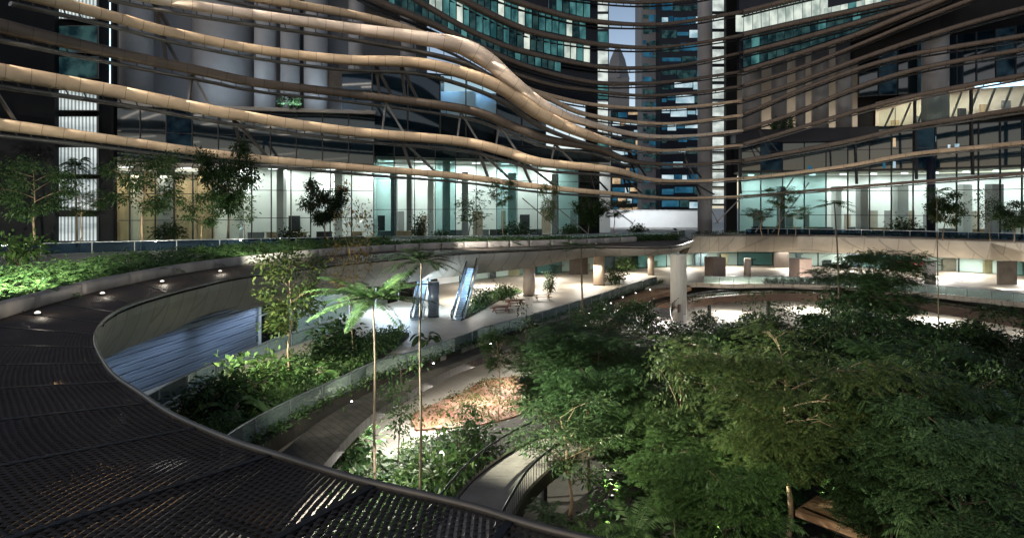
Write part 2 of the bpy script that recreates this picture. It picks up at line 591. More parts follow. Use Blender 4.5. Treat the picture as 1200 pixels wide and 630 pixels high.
# ================================================================== GROUND
g = MB().poly([(-1500, -400), (1500, -400), (1500, 3000), (-1500, 3000)], -0.02)
tag(obj('ground', g, M['pale_stone']), kind='structure')

# soil beds of the garden
bed = [(-12, 26), (-10, 32), (-8.5, 41), (-5.5, 47), (-2, 49), (2, 53), (6, 60), (12, 70), (20, 80), (30, 83), (44, 84), (56, 76), (60, 60), (64, 40), (60, 10), (30, 2), (5, 6), (-6, 16)]
bedc = catmull(bed + [bed[0]], 90)[:-1]
tag(obj('garden_soil', MB().poly(bedc, .06, -.02), M['soil']), kind='structure')
patch = [P(487, 503, .12), P(560, 497, .12), P(620, 480, .12), P(645, 455, .12), P(612, 440, .12), P(568, 446, .12), P(535, 462, .12), P(486, 483, .12)]
pc = catmull(patch + [patch[0]], 60)[:-1]
tag(obj('red_soil_patch', MB().poly(pc, .12, -.02), M['red_soil']), kind='structure')

# ================================================================== RING TERRACE (upper level)
RIM = [(6, 9.5), (1.2, 11.5), (-.85, 12.7), (-3.3, 13.9), (-5.55, 15.25), (-7.2, 16.3), (-9.75, 18.3), (-11.8, 20.3), (-14.7, 23.3), (-18.9, 29), (-21.7, 34.6), (-23, 39.8),
       (-23.2, 47.4), (-22.4, 54.2), (-17.4, 65), (-7, 79), (3.8, 86.5), (11.4, 92), (21.9, 91.0), (30, 106)]
KRB = [(0, -5), (-4, -4), (-8, -3), (-12, 0), (-15.5, 3), (-18, 6.5), (-21, 11), (-23, 16), (-25, 22), (-26.5, 31), (-28, 38), (-28.9, 45),
       (-28.9, 55), (-26.8, 64.5), (-21, 77), (-9, 88), (3, 93), (11, 97), (20, 104), (29.8, 108.2)]
FH = [.5, .5, .5, .5, .5, .5, .6, 1.2, 2.8, 3.2, 3.2, 3.2, 3.2, 3.2, 3.1, 3.05, 2.5, 1.6, 1.1, 1.0]
both = catmull([a + b + (h,) for a, b, h in zip(RIM, KRB, FH)], 260)
rim, krb, fh = both[:, :2], both[:, 2:4], both[:, 4]
CEN = np.array((20.0, 60.0))
RR = catmull([(30, 107), (31.5, 112), (34, 121), (40, 126), (50, 127), (65, 122), (84, 105), (94, 86), (99, 62), (99, 35)], 110)

terr = thing('ring_terrace', 'curved upper terrace ring with a concrete edge around the garden opening', 'terrace', (0, 95, TERR))
outer = CEN + (krb - CEN) * 3.0
dk = MB().slab(krb, outer, TERR, TERR - .35)
obj('deck', dk, M['deck'], terr)
outR = CEN + (RR - CEN) * 2.4
obj('deck', MB().slab(RR, outR, TERR, TERR - .35), M['deck'], terr)


def outward(c):
    t = np.gradient(c, axis=0)
    t /= np.linalg.norm(t, axis=1)[:, None]
    return np.stack([-t[:, 1], t[:, 0]], 1)


def fascia(c, h, n_out, name='fascia'):
    """edge board that leans back under the terrace, and the soffit behind it"""
    m = MB()
    rows = []
    for k in range(7):
        a = k / 6
        off = 0.05 + 1.5 * a ** 1.6 * np.minimum(h / 3.0, 1.0)
        z = TERR - .22 - (h - .22) * a
        rows.append([(c[i][0] + n_out[i][0] * off[i], c[i][1] + n_out[i][1] * off[i], z[i]) for i in range(len(c))])
    for k in range(6):
        m.strip(rows[k], rows[k + 1])
    obj(name, m, M['concrete'], terr, smooth=True)
    return rows[-1]


no = outward(rim)
i0 = int(np.argmin(np.linalg.norm(rim - np.array((-12.5, 21)), axis=1)))
low = fascia(rim[i0:], fh[i0:], no[i0:])
lowo = [tuple(outer[i0 + i]) + (low[i][2],) for i in range(len(low))]
obj('soffit', MB().strip(low, lowo), M['soffit'], terr)
noR = outward(RR)
lowR = fascia(RR, np.full(len(RR), 3.4), noR)
obj('soffit', MB().strip(lowR, [tuple(outR[i]) + (TERR - 3.4,) for i in range(len(RR))]), M['soffit'], terr)
# rim trim: a rounded metal lip
obj('rim_trim', MB().tube([(p[0], p[1], TERR + .02) for p in rim], .07, 8, .11), M['rim'], terr, smooth=True)
obj('rim_trim', MB().tube([(p[0], p[1], TERR + .02) for p in RR], .11, 8, .2), M['bronze'], terr, smooth=True)

# mesh canopy between rim and kerb: strands of expanded metal, frames every few metres
canopy = thing('mesh_canopy', 'dark expanded metal mesh band sweeping along the terrace rim in the foreground', 'mesh canopy', (-10, 15, TERR))
seg = np.concatenate([[0], np.cumsum(np.linalg.norm(np.diff(rim, axis=0), axis=1))])
Ltot = seg[-1]


def mesh_panel(s0, s1, ds, dt):
    """expanded metal over the run s0..s1 of the rim"""
    ns = max(4, int((s1 - s0) / ds)) * 2
    s = np.linspace(s0, s1, ns + 1)
    rx = np.stack([np.interp(s, seg, rim[:, 0]), np.interp(s, seg, rim[:, 1])], 1)
    kx = np.stack([np.interp(s, seg, krb[:, 0]), np.interp(s, seg, krb[:, 1])], 1)
    wid = np.linalg.norm(kx - rx, axis=1)
    wmax = wid.max()
    nr = int(wmax / dt)
    out = []
    par = np.arange(ns + 1) % 2
    for j in range(nr):
        zig = np.where((par + j) % 2 == 0, 0.0, 1.0)
        t = (j + zig * .9) * dt
        ok = t < wid - .1
        u = np.clip(t / wid, 0, 1)[:, None]
        p = rx * (1 - u) + kx * u
        u2 = np.clip((t + dt * 1.12) / wid, 0, 1)[:, None]
        q = rx * (1 - u2) + kx * u2
        a = np.concatenate([p, np.full((ns + 1, 1), TERR - .02)], 1)
        b = np.concatenate([q, np.full((ns + 1, 1), TERR + .012)], 1)
        qd = np.stack([a[:-1], a[1:], b[1:], b[:-1]], 1)
        out.append(qd[ok[:-1] & ok[1:]])
    return np.concatenate(out)


edges = list(np.arange(0.0, 46.0, 3.3)) + list(np.arange(47.5, Ltot, 5.0)) + [Ltot]
off = np.array(canopy.location)
for a, b in zip(edges[:-1], edges[1:]):
    if b - a < .5:
        continue
    fine = a < 46
    q = mesh_panel(a + .07, b - .07, (.16 if a < 24 else .18 if fine else .4), (.18 if a < 24 else .19 if fine else .3)) - off
    p = quads('mesh_panel', q, M['mesh_metal'], canopy)
for s in edges[:-1]:
    rx = (np.interp(s, seg, rim[:, 0]), np.interp(s, seg, rim[:, 1]), TERR - .08)
    kx = (np.interp(s, seg, krb[:, 0]), np.interp(s, seg, krb[:, 1]), TERR - .08)
    obj('joist', MB().beam(rx, kx, .16, .22), M['black_metal'], canopy)
for u in (.32, .66):
    pts = [tuple(rim[i] * (1 - u) + krb[i] * u) + (TERR - .14,) for i in range(0, 150, 3)]
    obj('purlin', MB().tube(pts, .05, 6), M['black_metal'], canopy)

# kerb: long rounded stone kerb along the outer side of the mesh
kerb = thing('stone_kerb', 'long pale rounded stone kerb between the mesh band and the fern bed', 'kerb', (-28, 45, TERR))
for a in range(40, 225, 7):
    c = krb[a:a + 8]
    pts = [(p[0], p[1], TERR + .42) for p in c]
    v0 = np.array(pts[0])
    v1 = np.array(pts[-1])
    d = (v1 - v0) / np.linalg.norm(v1 - v0) * .02
    pts[0] = tuple(v0 + d)
    pts[-1] = tuple(v1 - d)
    obj('kerb_stone', MB().tube(pts, .34, 16, .44, sq=.5), M['kerb'], kerb, smooth=True)
for i, (px, py) in enumerate(((44, 367), (120, 344), (190, 330), (258, 318), (330, 305))):
    c = Vector(P(px, py, TERR + .12))
    t = thing('kerb_lamp', ['small round floor lamp glowing at the nearest end of the pale kerb', 'second small floor lamp from the near end of the pale kerb',
                            'third small floor lamp from the near end of the pale kerb', 'fourth small floor lamp from the near end of the pale kerb',
                            'last small floor lamp at the far end of the pale kerb'][i], 'floor lamp', c, 'floor lamps along the pale kerb')
    obj('housing', MB().cyl((c.x, c.y, c.z - .1), .22, .12, 12), M['black_metal'], t)
    obj('lens', MB().tube([(c.x, c.y, c.z + .02), (c.x, c.y, c.z + .1), (c.x, c.y, c.z + .16)], [.18, .15, .04], 12), M['lamp_soft'], t, smooth=True)
    l = bpy.data.lights.new('kerb_light', 'POINT')
    l.energy, l.color, l.shadow_soft_size = 24, (1, .9, .75), .15
    lo = bpy.data.objects.new('kerb_light', l)
    lo.location = (c.x + .3, c.y - .2, c.z + .55)
    COL.objects.link(lo)

# ================================================================== MID LEVEL
B_px = [(235, 565), (280, 527), (340, 492), (400, 462), (443, 441), (481, 430), (529, 413), (571, 397), (631, 379), (700, 356), (740, 342), (775, 331)]
B = catmull([P(a, b, MID)[:2] for a, b in B_px] , 80)
MIDE = list(map(tuple, B)) + [(29.5, 105), (34, 104), (41, 104), (50, 102), (58, 95.5), (66, 86), (74, 70), (78, 45)]
near = [(-14, 24), (-10.5, 20), (-7.5, 15), (-2, 8)]
inner = catmull(near[::-1] + [tuple(B[i]) for i in range(0, 80, 8)] + [] + MIDE[len(B):], 160)
outm = CEN + (inner - CEN) / np.linalg.norm(inner - CEN, axis=1)[:, None] * 190
mf = MB().slab(inner, outm, MID, MID - .7)
tag(obj('mid_floor', mf, M['mid_stone']), kind='structure')

# dark curved path outside the balustrade
PO = catmull([P(a, b, 3.8)[:2] for a, b in ((250, 600), (327, 532), (378, 491), (429, 462), (495, 431), (562, 404), (628, 382), (690, 361), (745, 339), (800, 326))], 120)
PI = catmull([P(a, b, 3.8)[:2] for a, b in ((320, 620), (376, 548), (422, 497), (460, 470), (521, 436), (558, 421), (606, 405), (651, 391), (700, 372), (745, 352), (810, 336))], 120)
cut = 84
dpt = MB()
for a in range(0, cut, 6):
    dpt.slab(PO[a:a + 7] * .9985 + PI[a:a + 7] * .0015, PI[a:a + 7], np.full(len(PO[a:a + 7]), 3.8), 3.2)
tag(obj('path', dpt, M['dark_paving']), kind='structure')
tdk = MB()
for a in range(cut, 119, 1):
    tdk.slab(PO[a:a + 2], PI[a:a + 2], 3.8 + (.02 if a % 2 else 0.0), 3.2)
tag(obj('timber_path', tdk, M['timber_deck']), kind='structure')
kb = MB().slab(B[4:78] * .985 + PO[6:117:1][:74] * .015 if False else B[4:78], [tuple(B[i] + (PO[min(119, int(i * 1.5))] - B[i]) * .45) for i in range(4, 78)], MID + .02, 3.3)
tag(obj('planter_strip', kb, M['soil']), kind='structure')


def balustrade(name, label, curve, z, h=1.15, every=5, glass='rail_glass', rail='steel', post=True, off=(0, 0), lean=0.0, cat='balustrade'):
    n = len(curve)
    zz = np.full(n, z) if np.isscalar(z) else np.array(z)
    t = thing(name, label, cat, (curve[n // 2][0], curve[n // 2][1], float(zz[n // 2])))
    for a in range(0, n - 1, every):
        b = min(a + every, n - 1)
        c = curve[a:b + 1]
        m = MB()
        nn = outward(np.array(c)) if len(c) > 2 else np.tile(outward(np.array([c[0], (np.array(c[0]) + np.array(c[1])) / 2, c[1]]))[0], (len(c), 1))
        m.slab([c[i] - nn[i] * .012 for i in range(len(c))], [c[i] + nn[i] * .012 for i in range(len(c))], zz[a:b + 1] + h - .06, zz[a:b + 1] + .06)
        obj('glass_panel', m, M[glass], t)
        if post:
            obj('post', MB().box((c[0][0], c[0][1], zz[a] + h / 2), (.09, .09, h)), M[rail], t)
    obj('handrail', MB().tube([(curve[i][0], curve[i][1], zz[i] + h) for i in range(n)], .055, 8), M[rail], t, smooth=True)
    return t


Br = catmull(B[2:78], 76)
balustrade('glass_balustrade', 'long curved frosted glass balustrade above the dark garden path', Br, MID, 1.2, 3)

Rm = np.array([inner[i] for i in range(len(inner)) if inner[i][0] > 31 and inner[i][1] > 60])
balustrade('glass_balustrade', 'clear glass balustrade along the mid floor edge under the right terrace', Rm, MID, 1.15, 2)

# walkway rail in front of the blue screen
W = catmull([P(a, b, MID)[:2] for a, b in ((150, 500), (205, 466), (250, 444), (300, 422), (350, 403), (400, 386))], 26)
balustrade('walkway_railing', 'slim glass railing with a bright steel handrail before the blue wall', W, MID, 1.15, 3)

# blue screen wall under the terrace
BW = catmull([(-26.2, 33), (-25.8, 40), (-24.8, 46.4), (-23.9, 53), (-23.2, 58.5)], 40)
scr = thing('blue_screen_wall', 'blue lit screen wall of fine horizontal slats under the terrace', 'wall', (BW[20][0], BW[20][1], MID))
bwm = MB().slab(BW - outward(BW) * -.2, BW + outward(BW) * .5, 8.3, MID)
obj('backing', bwm, M['blue_screen'], scr)
sl = MB()
for k in range(17):
    z = MID + .15 + k * .235
    sl.tube([(p[0] + .0, p[1], z + .03 * math.sin(k * 2.3 + i * .3)) for i, p in enumerate(BW)], .012, 8, .122)
obj('slat_screen', sl, M['blue_screen'], scr, smooth=True)

# glazed entrance past the screen
EN = catmull([(-23.2, 59), (-22, 66), (-19.5, 74), (-16, 83), (-13, 92)], 26)
ent = thing('glazed_entrance', 'pale lit glass entrance wall between the blue wall and the escalators', 'glass wall', (-20, 72, MID))
for a in range(0, 24, 4):
    c = EN[a:a + 5]
    fr = obj('window', MB().box((c[0][0], c[0][1], MID + 2), (.14, .14, 4)).beam((c[0][0], c[0][1], MID + 2.6), (c[-1][0], c[-1][1], MID + 2.6), .08, .1), M['white_metal'], ent)
    obj('pane', MB().slab(c, c + np.array((-.03, .0)), MID + 4, MID + .02), M['glass'], fr)
obj('inner_wall', MB().slab(EN + np.array((-7.5, -1)), EN + np.array((-7.9, -1)), MID + 4, MID), M['white_wall'], ent)

# planting bed soil on the mid floor
pb = [P(a, b, MID)[:2] for a, b in ((190, 520), (225, 480), (290, 445), (350, 420), (400, 405), (450, 392), (480, 392), (440, 425), (390, 448), (335, 478), (280, 512), (245, 540))]
tag(obj('bed_soil', MB().poly(catmull(pb + [pb[0]], 60)[:-1], MID + .1, MID - .01), M['soil']), kind='structure')
pb2 = [P(a, b, MID)[:2] for a, b in ((540, 376), (556, 368), (572, 359), (590, 350), (612, 343), (600, 340), (568, 345), (552, 358))]
tag(obj('bed_soil', MB().poly(catmull(pb2 + [pb2[0]], 40)[:-1], MID + .1, MID - .01), M['soil']), kind='structure')


# pillars
def pillar(label, x, y, z0, z1, r, mat, seg=20, sq=False, fl=False):
    t = thing('pillar', label, 'column', (x, y, z0))
    m = MB()
    if sq:
        m.box((x, y, (z0 + z1) / 2), (r * 2, r * 2, z1 - z0), .3)
    elif fl:
        n = 28
        ring = [(x + math.cos(2 * math.pi * k / (2 * n)) * (r if k % 2 else r * .955), y + math.sin(2 * math.pi * k / (2 * n)) * (r if k % 2 else r * .955)) for k in range(2 * n)]
        m.poly(ring, z1, z0)
    else:
        m.cyl((x, y, z0), r, z1 - z0, seg)
    obj('shaft', m, M[mat], t, smooth=not (sq or fl))
    obj('base_ring', MB().cyl((x, y, z0), r * 1.06 if not sq else r * 1.45, .12, seg), M['black_metal'], t)
    return t


pillar('tall white fluted column rising from the garden to the terrace tip', 23.9, 91.9, 0, 9.9, 1.15, 'white_column', fl=True)
pillar('round tan column beside the picnic tables', *P(620, 346, MID)[:2], MID, 8.6, .85, 'tan_column')
pillar('round tan column at the edge of the lit floor behind the thin palm trunk', *P(702, 334, MID)[:2], MID, 9.6, .9, 'tan_column')
pillar('slim tan column just left of the white column', *P(763, 322, MID)[:2], MID, 10, .6, 'tan_column')
pillar('dark blue round column between the two escalators', *P(508, 371, MID)[:2], MID, 8.2, .65, 'blue_screen')
pillar('pale round column standing on the bright floor at far right', *P(1090, 332, MID)[:2], MID, 7.7, .8, 'warm_wall')
pillar('broad square tan pier under the right terrace', *P(938, 326, MID)[:2], MID, 7.7, 1.3, 'brown_pier', sq=True)
pillar('slim tan column under the right terrace beside the broad square pier', *P(876, 326, MID)[:2], MID, 7.7, .6, 'tan_column')
pillar('broad tan pier under the right terrace next to the white column', *P(838, 324, MID)[:2], MID, 7.7, 1.3, 'brown_pier', sq=True)


# lower wooden bridge sweeping through the garden and the right hand link bridge
BRC = catmull([(-3.2, 20, 3), (-2.4, 25, 3), (-1.3, 29.6, 3), (-.3, 32.6, 3), (1.6, 36, 3), (4.6, 39.6, 3), (9, 45, 3.0), (13, 53, 3.0), (15.2, 62, 2.9), (16.6, 72, 2.7), (18.2, 80, 2.6), (20.8, 88.5, 2.6), (25.2, 95.2, 2.6), (31.5, 98.4, 2.9), (38, 98.5, 3.2), (46, 97, 3.4), (53, 92, 3.6), (58.5, 80, 3.6), (61, 65, 3.6), (61, 50, 3.6)], 200)
nb = outward(BRC[:, :2])
w1 = 1.45
lft, rgt = BRC[:, :2] + nb * w1, BRC[:, :2] - nb * w1
brg = thing('garden_footbridge', 'pale plank footbridge curving down through the garden trees', 'footbridge', (0, 32, 0))
m1 = MB()
for a in range(0, 96):
    m1.slab(lft[a:a + 2], rgt[a:a + 2], BRC[a:a + 2, 2] + (.006 if a % 2 else 0), BRC[a:a + 2, 2] - .25)
obj('walkway', m1, M['grey_deck'], brg)
for side, sgn in ((lft, 1), (rgt, -1)):
    e = side[:98]
    obj('edge_beam', MB().slab(e, e + nb[:98] * sgn * .18, BRC[:98, 2] + .1, BRC[:98, 2] - .6), M['bronze'], brg)
    bm_ = MB()
    for i in range(0, 96, 1):
        for u in (0, .5):
            q = e[i] * (1 - u) + e[i + 1] * u + nb[i] * sgn * .09
            bm_.box((q[0], q[1], BRC[i, 2] + .6), (.03, .03, 1.0))
    obj('railing', bm_, M['bronze'], brg)
    obj('handrail', MB().tube([(e[i][0] + nb[i][0] * sgn * .09, e[i][1] + nb[i][1] * sgn * .09, BRC[i, 2] + 1.12) for i in range(98)], .06, 8), M['black_metal'], brg, smooth=True)
for i in range(8, 96, 14):
    obj('post', MB().cyl((BRC[i, 0], BRC[i, 1], 0), .22, BRC[i, 2] - .25, 12), M['black_metal'], brg)
lbr = thing('link_bridge', 'timber edged link bridge curving behind the trees under the right terrace', 'footbridge', (45, 90, 0))
m2 = MB()
m2.slab(lft[98:], rgt[98:], BRC[98:, 2], BRC[98:, 2] - .3)
obj('walkway', m2, M['timber_deck'], lbr)
obj('edge_beam', MB().slab(rgt[98:], rgt[98:] - nb[98:] * .25, BRC[98:, 2] + .35, BRC[98:, 2] - .75), M['bridge_wood'], lbr)
obj('edge_beam', MB().slab(lft[98:], lft[98:] + nb[98:] * .25, BRC[98:, 2] + .25, BRC[98:, 2] - .75), M['bridge_wood'], lbr)
obj('handrail', MB().tube([(rgt[i][0], rgt[i][1], BRC[i, 2] + 1.2) for i in range(98, 200)], .05, 8), M['black_metal'], lbr, smooth=True)
for i in range(112, 200, 12):
    obj('post', MB().cyl((BRC[i, 0], BRC[i, 1], 0), .3, BRC[i, 2] - .3, 14), M['black_metal'], lbr)
pln = MB().beam(P(945, 592, 3), P(1030, 622, 3), 2.2, .3)
pw = thing('plank_walk', 'short pale plank walkway glimpsed under the trees at bottom right', 'walkway', P(985, 605, 3))
obj('planks', pln, M['timber_deck'], pw)
obj('edge_beam', MB().beam(P(940, 600, 2.9), P(1018, 632, 2.9), .2, .5), M['bronze'], pw)

# ------------------------------------------------------------------ escalators
def escalator(label, px, py, px2):
    x, y, _ = P(px, py, MID)
    dx = ((px2 - 600) / F * (y + 7) - x) / 7
    t = thing('escalator', label, 'escalator', (x, y, MID), 'escalators rising under the terrace')
    L = 9.5

    def at(l, o, h):
        return (x + dx * l + o, y + l, MID + max(0, l - .8) * .577 + h)
    st = MB()
    for k in range(24):
        l = .8 + k * .36
        st.box((x + dx * l, y + l, MID + (l - .8) * .577 - .05), (.95, .3, .22))
    st.box((x + .0, y + .2, MID + .05), (1.2, 1.3, .1))
    obj('steps', st, M['step'], t)
    for o in (-.62, .62):
        obj('balustrade_panel', MB().add([at(0, o, .1), at(L, o, .1), at(L, o, 1.0), at(0, o, 1.0), at(0, o + .08, .1), at(L, o + .08, .1), at(L, o + .08, 1.0), at(0, o + .08, 1.0)],
                                         [(0, 1, 2, 3), (4, 7, 6, 5), (3, 2, 6, 7), (0, 4, 5, 1)]), M['glass'], t)
        obj('handrail', MB().tube([at(-.1, o, .2), at(-.45, o, .55), at(-.3, o, .95), at(.3, o, 1.02), at(1, o, 1.05), at(L, o, 1.05)], .07, 8), M['black_metal'], t, smooth=True)
        obj('skirt', MB().add([at(0, o, -.2), at(L, o, -.3), at(L, o, .16), at(0, o, .16), at(0, o * 1.25, -.2), at(L, o * 1.25, -.3), at(L, o * 1.25, .16), at(0, o * 1.25, .16)],
                              [(0, 1, 2, 3), (4, 7, 6, 5), (3, 2, 6, 7), (0, 4, 5, 1), (0, 3, 7, 4)]), M['white_metal'], t)


escalator('blue lit escalator right of the dark blue column', 536, 374, 549)
escalator('blue lit escalator left of the dark blue column behind palm leaves', 488, 374, 497)


# ------------------------------------------------------------------ picnic tables
def picnic(label, px, py, rz):
    x, y, _ = P(px, py, MID)
    t = thing('picnic_table', label, 'picnic table', (x, y, MID), 'picnic tables on the lit floor')
    t.rotation_euler = (0, 0, rz)
    for k in range(5):
        pass
    top = MB()
    for k in range(5):
        top.box((0, -.36 + k * .18, .76), (2.3, .165, .06))
    obj('tabletop', top, M['table_wood'], t, local=True)
    for s in (-1, 1):
        b = MB()
        for k in (0, 1):
            b.box((0, s * (.72 + k * .17), .46), (2.3, .155, .06))
        obj('bench', b, M['table_wood'], t, local=True)
        l = MB().beam((s * .8, -.75, 0), (s * .8, .3, .74), .09).beam((s * .8, .75, 0), (s * .8, -.3, .74), .09).beam((s * .8, -.85, .41), (s * .8, .85, .41), .08)
        obj('leg', l, M['table_wood'], t, local=True)


picnic('dark wooden picnic table nearest the escalator', 587, 366, .35)
picnic('middle dark wooden picnic table of the three on the lit floor', 604, 358, .3)
picnic('dark wooden picnic table standing apart in front of the round tan column', 636, 351, .1)

# ================================================================== BUILDINGS
def ribbon3(tr, n=120):
    """trace: list of (px, py, depth, thickness in survey px) -> points and half heights"""
    c = catmull(tr, n)
    pts = [S(a[0], a[1], a[2]) for a in c]
    hh = [max(a[3] * .86, 1.4) / 2 / F * a[2] for a in c]
    return pts, hh


def add_ribbon(parent, tr, mat, n=120, rail=True, label=None, rmat='strut'):
    pts, hh = ribbon3(tr, n)
    m = MB().tube(pts, [h * 1.05 for h in hh], 16, hh, sq=.62)
    o = obj('sunshade_ribbon', m, M[mat], parent, smooth=True)
    if label:
        o['label'] = label
    p = np.array(pts)
    run = np.concatenate([[0], np.cumsum(np.linalg.norm(np.diff(p, axis=0), axis=1))]) / 2.6
    at = o.data.attributes.new('run', 'FLOAT', 'POINT')
    at.data.foreach_set('value', np.repeat(run, 16).astype(np.float32))
    if rail:
        q = [(a[0], a[1] + h * 2.0, a[2] - h * 1.75) for a, h in zip(pts, hh)]
        mr_ = MB()
        for i in range(2, len(q) - 1, 3):
            mr_.beam((pts[i][0], pts[i][1] + hh[i] * .8, pts[i][2] - hh[i] * .3), q[i], .12)
        obj('catwalk_rail', mr_.tube(q, [h * .9 + .05 for h in hh], 8, [h * .3 + .04 for h in hh]), M[rmat], o, smooth=True)
    return o


def py_at(tr, px):
    a = np.array(tr)
    return float(np.interp(px, a[:, 0], a[:, 1]))


def d_at(tr, px):
    a = np.array(tr)
    return float(np.interp(px, a[:, 0], a[:, 2]))


LB = thing('office_building', 'office block with tan sunshade ribbons above its glass lobby left of the sky gap', 'building', (-50, 115, TERR))
RB = thing('office_building', 'dark curved office block with thin sunshade ribbons, right of the sky gap', 'building', (60, 130, TERR))

LT = thing('office_tower', 'curved upper office storeys with teal window bands at top centre', 'tower', (-10, 130, TERR))
UT = thing('office_tower', 'curved upper office storeys with bright white windows at top right', 'tower', (60, 140, TERR))

# ---- ribbons (px, py, depth, thickness)
R1 = [(-60, 139, 84, 18), (0, 146, 88, 17), (133, 164, 93, 13), (267, 182, 98, 11), (400, 195, 103, 10), (533, 206, 108, 9), (633, 219, 112, 8), (733, 228, 117, 5), (790, 232, 122, 3), (870, 230, 127, 3)]
R2 = [(-60, 73, 74, 24), (0, 84, 78, 22), (133, 107, 86, 18), (267, 133, 93, 15), (400, 153, 100, 13), (533, 165, 106, 13), (590, 177, 108, 13), (633, 190, 110, 12), (717, 199, 115, 9), (760, 210, 119, 6), (810, 212, 123, 4), (870, 209, 127, 4)]
R3 = [(-60, 17, 72, 22), (0, 31, 76, 20), (123, 60, 85, 15), (233, 83, 92, 13), (300, 97, 96, 12), (400, 109, 102, 11), (543, 128, 107, 12), (600, 148, 109, 12), (640, 163, 110, 11), (700, 174, 114, 9), (740, 189, 118, 7), (800, 193, 123, 4), (870, 188, 127, 4)]
R4 = [(0, -14, 74, 18), (60, 1, 78, 16), (133, 20, 84, 14), (200, 38, 89, 13), (300, 58, 95, 12), (400, 70, 99, 13), (480, 73, 101, 14), (533, 83, 102, 16), (587, 103, 103, 17), (633, 134, 106, 16), (680, 155, 110, 13), (717, 167, 114, 9), (767, 176, 119, 5), (810, 175, 123, 4), (870, 170, 127, 4)]
R5 = [(120, -14, 82, 14), (187, 0, 86, 13), (267, 13, 91, 13), (400, 32, 98, 14), (480, 43, 100, 17), (540, 54, 101, 21), (573, 72, 102, 21), (600, 96, 103, 18), (640, 126, 107, 14), (690, 145, 112, 9), (753, 159, 119, 6), (810, 159, 123, 4), (870, 153, 127, 4)]
R6 = [(250, -12, 90, 11), (310, 0, 94, 11), (400, 15, 101, 11), (467, 31, 106, 10), (530, 55, 109, 9), (600, 95, 112, 8), (640, 114, 114, 7), (690, 135, 117, 6), (779, 145, 122, 4), (870, 135, 127, 4)]
R7 = [(415, -12, 106, 10), (450, 5, 108, 10), (510, 30, 111, 9), (550, 50, 113, 9), (617, 78, 116, 7), (690, 96, 119, 6), (750, 98, 123, 5), (800, 94, 126, 4), (870, 84, 129, 4)]
Rf = [(595, 96, 116, 6), (640, 111, 117, 6), (690, 122, 119, 5), (750, 127, 122, 4), (810, 125, 125, 4), (870, 118, 128, 4)]
Re = [(570, 75, 117, 6), (640, 98, 118, 6), (690, 106, 120, 5), (750, 112, 123, 4), (810, 109, 126, 4), (870, 101, 128, 4)]
Rc = [(470, -10, 112, 9), (500, 8, 114, 9), (552, 37, 117, 8), (603, 58, 120, 8), (690, 77, 124, 6), (750, 80, 126, 5), (800, 76, 128, 4), (870, 62, 130, 4)]
Rb = [(520, -12, 116, 10), (545, 2, 117, 10), (615, 35, 121, 9), (686, 50, 124, 7), (750, 56, 126, 5), (800, 53, 128, 4), (870, 42, 130, 5)]
Ra = [(560, -16, 118, 9), (599, 0, 120, 9), (640, 13, 122, 8), (686, 24, 124, 7), (750, 29, 126, 5), (800, 26, 128, 5), (870, 14, 130, 5)]
Ro = [(660, -6, 123, 6), (700, 0, 124, 5), (750, 3, 126, 5), (800, 0, 128, 5), (850, -8, 130, 5)]
for tr, mt, lb in ((R1, 'ribbon', None), (R2, 'ribbon', None), (R3, 'ribbon_dark', 'unlit sunshade ribbon, its shade put into a darker colour'), (R4, 'ribbon', None), (R5, 'ribbon_pale', 'paler and thicker sunshade ribbon'),
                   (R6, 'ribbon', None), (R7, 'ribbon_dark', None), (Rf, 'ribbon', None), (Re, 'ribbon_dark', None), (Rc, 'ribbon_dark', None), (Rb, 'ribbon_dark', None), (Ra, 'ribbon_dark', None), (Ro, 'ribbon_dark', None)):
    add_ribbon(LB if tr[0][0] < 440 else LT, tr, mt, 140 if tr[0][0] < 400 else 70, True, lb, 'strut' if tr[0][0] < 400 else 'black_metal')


def rr(*pts, t=5.0):
    dd = lambda px: float(np.interp(px, (870, 1000, 1100, 1200, 1260), (127.3, 122, 116, 107, 101)))
    return [(a, b, dd(a), t + (a - 870) * .006) for a, b in pts]


RT = [rr((871, 230), (1000, 219), (1100, 211), (1200, 203), (1250, 198), t=3), rr((871, 209), (927, 203), (1000, 193), (1073, 180), (1200, 167), (1250, 160), t=4),
      rr((871, 188), (900, 183), (1000, 164), (1073, 147), (1200, 127), (1250, 118)), rr((871, 169), (900, 161), (1000, 131), (1083, 110), (1200, 88), (1250, 78)),
      rr((871, 152), (930, 133), (1000, 104), (1080, 80), (1200, 58), (1250, 50)), rr((871, 134), (950, 101), (1050, 68), (1200, 42), (1250, 32)),
      rr((871, 117), (930, 98), (1000, 72), (1100, 38), (1200, 10), (1250, 0)), rr((871, 100), (930, 82), (1000, 55), (1080, 22), (1150, -5), t=4),
      rr((871, 83), (920, 68), (1000, 42), (1060, 18), (1120, -6), t=6), rr((871, 62), (920, 50), (1000, 28), (1080, 4), (1110, -8), t=6), rr((871, 41), (933, 27), (1000, 13), (1067, -2), (1100, -10), t=6), rr((871, 14), (927, 0), (960, -8), t=6)]
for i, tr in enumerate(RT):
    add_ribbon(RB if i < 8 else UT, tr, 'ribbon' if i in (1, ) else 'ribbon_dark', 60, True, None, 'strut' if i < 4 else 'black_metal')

# ---- struts between ribbons
def struts(parent, up, lo, pxs, lean=(9, 26), w=.42, mat='strut'):
    for i, px in enumerate(pxs):
        for k, dxp in enumerate(lean):
            a = S(px, py_at(up, px) + 4, d_at(up, px) + 1.2)
            b = S(px + dxp, py_at(lo, px + dxp) - 3, d_at(lo, px + dxp) + 1.4)
            obj('strut', MB().beam(a, b, w, w * .7), M[mat], parent)


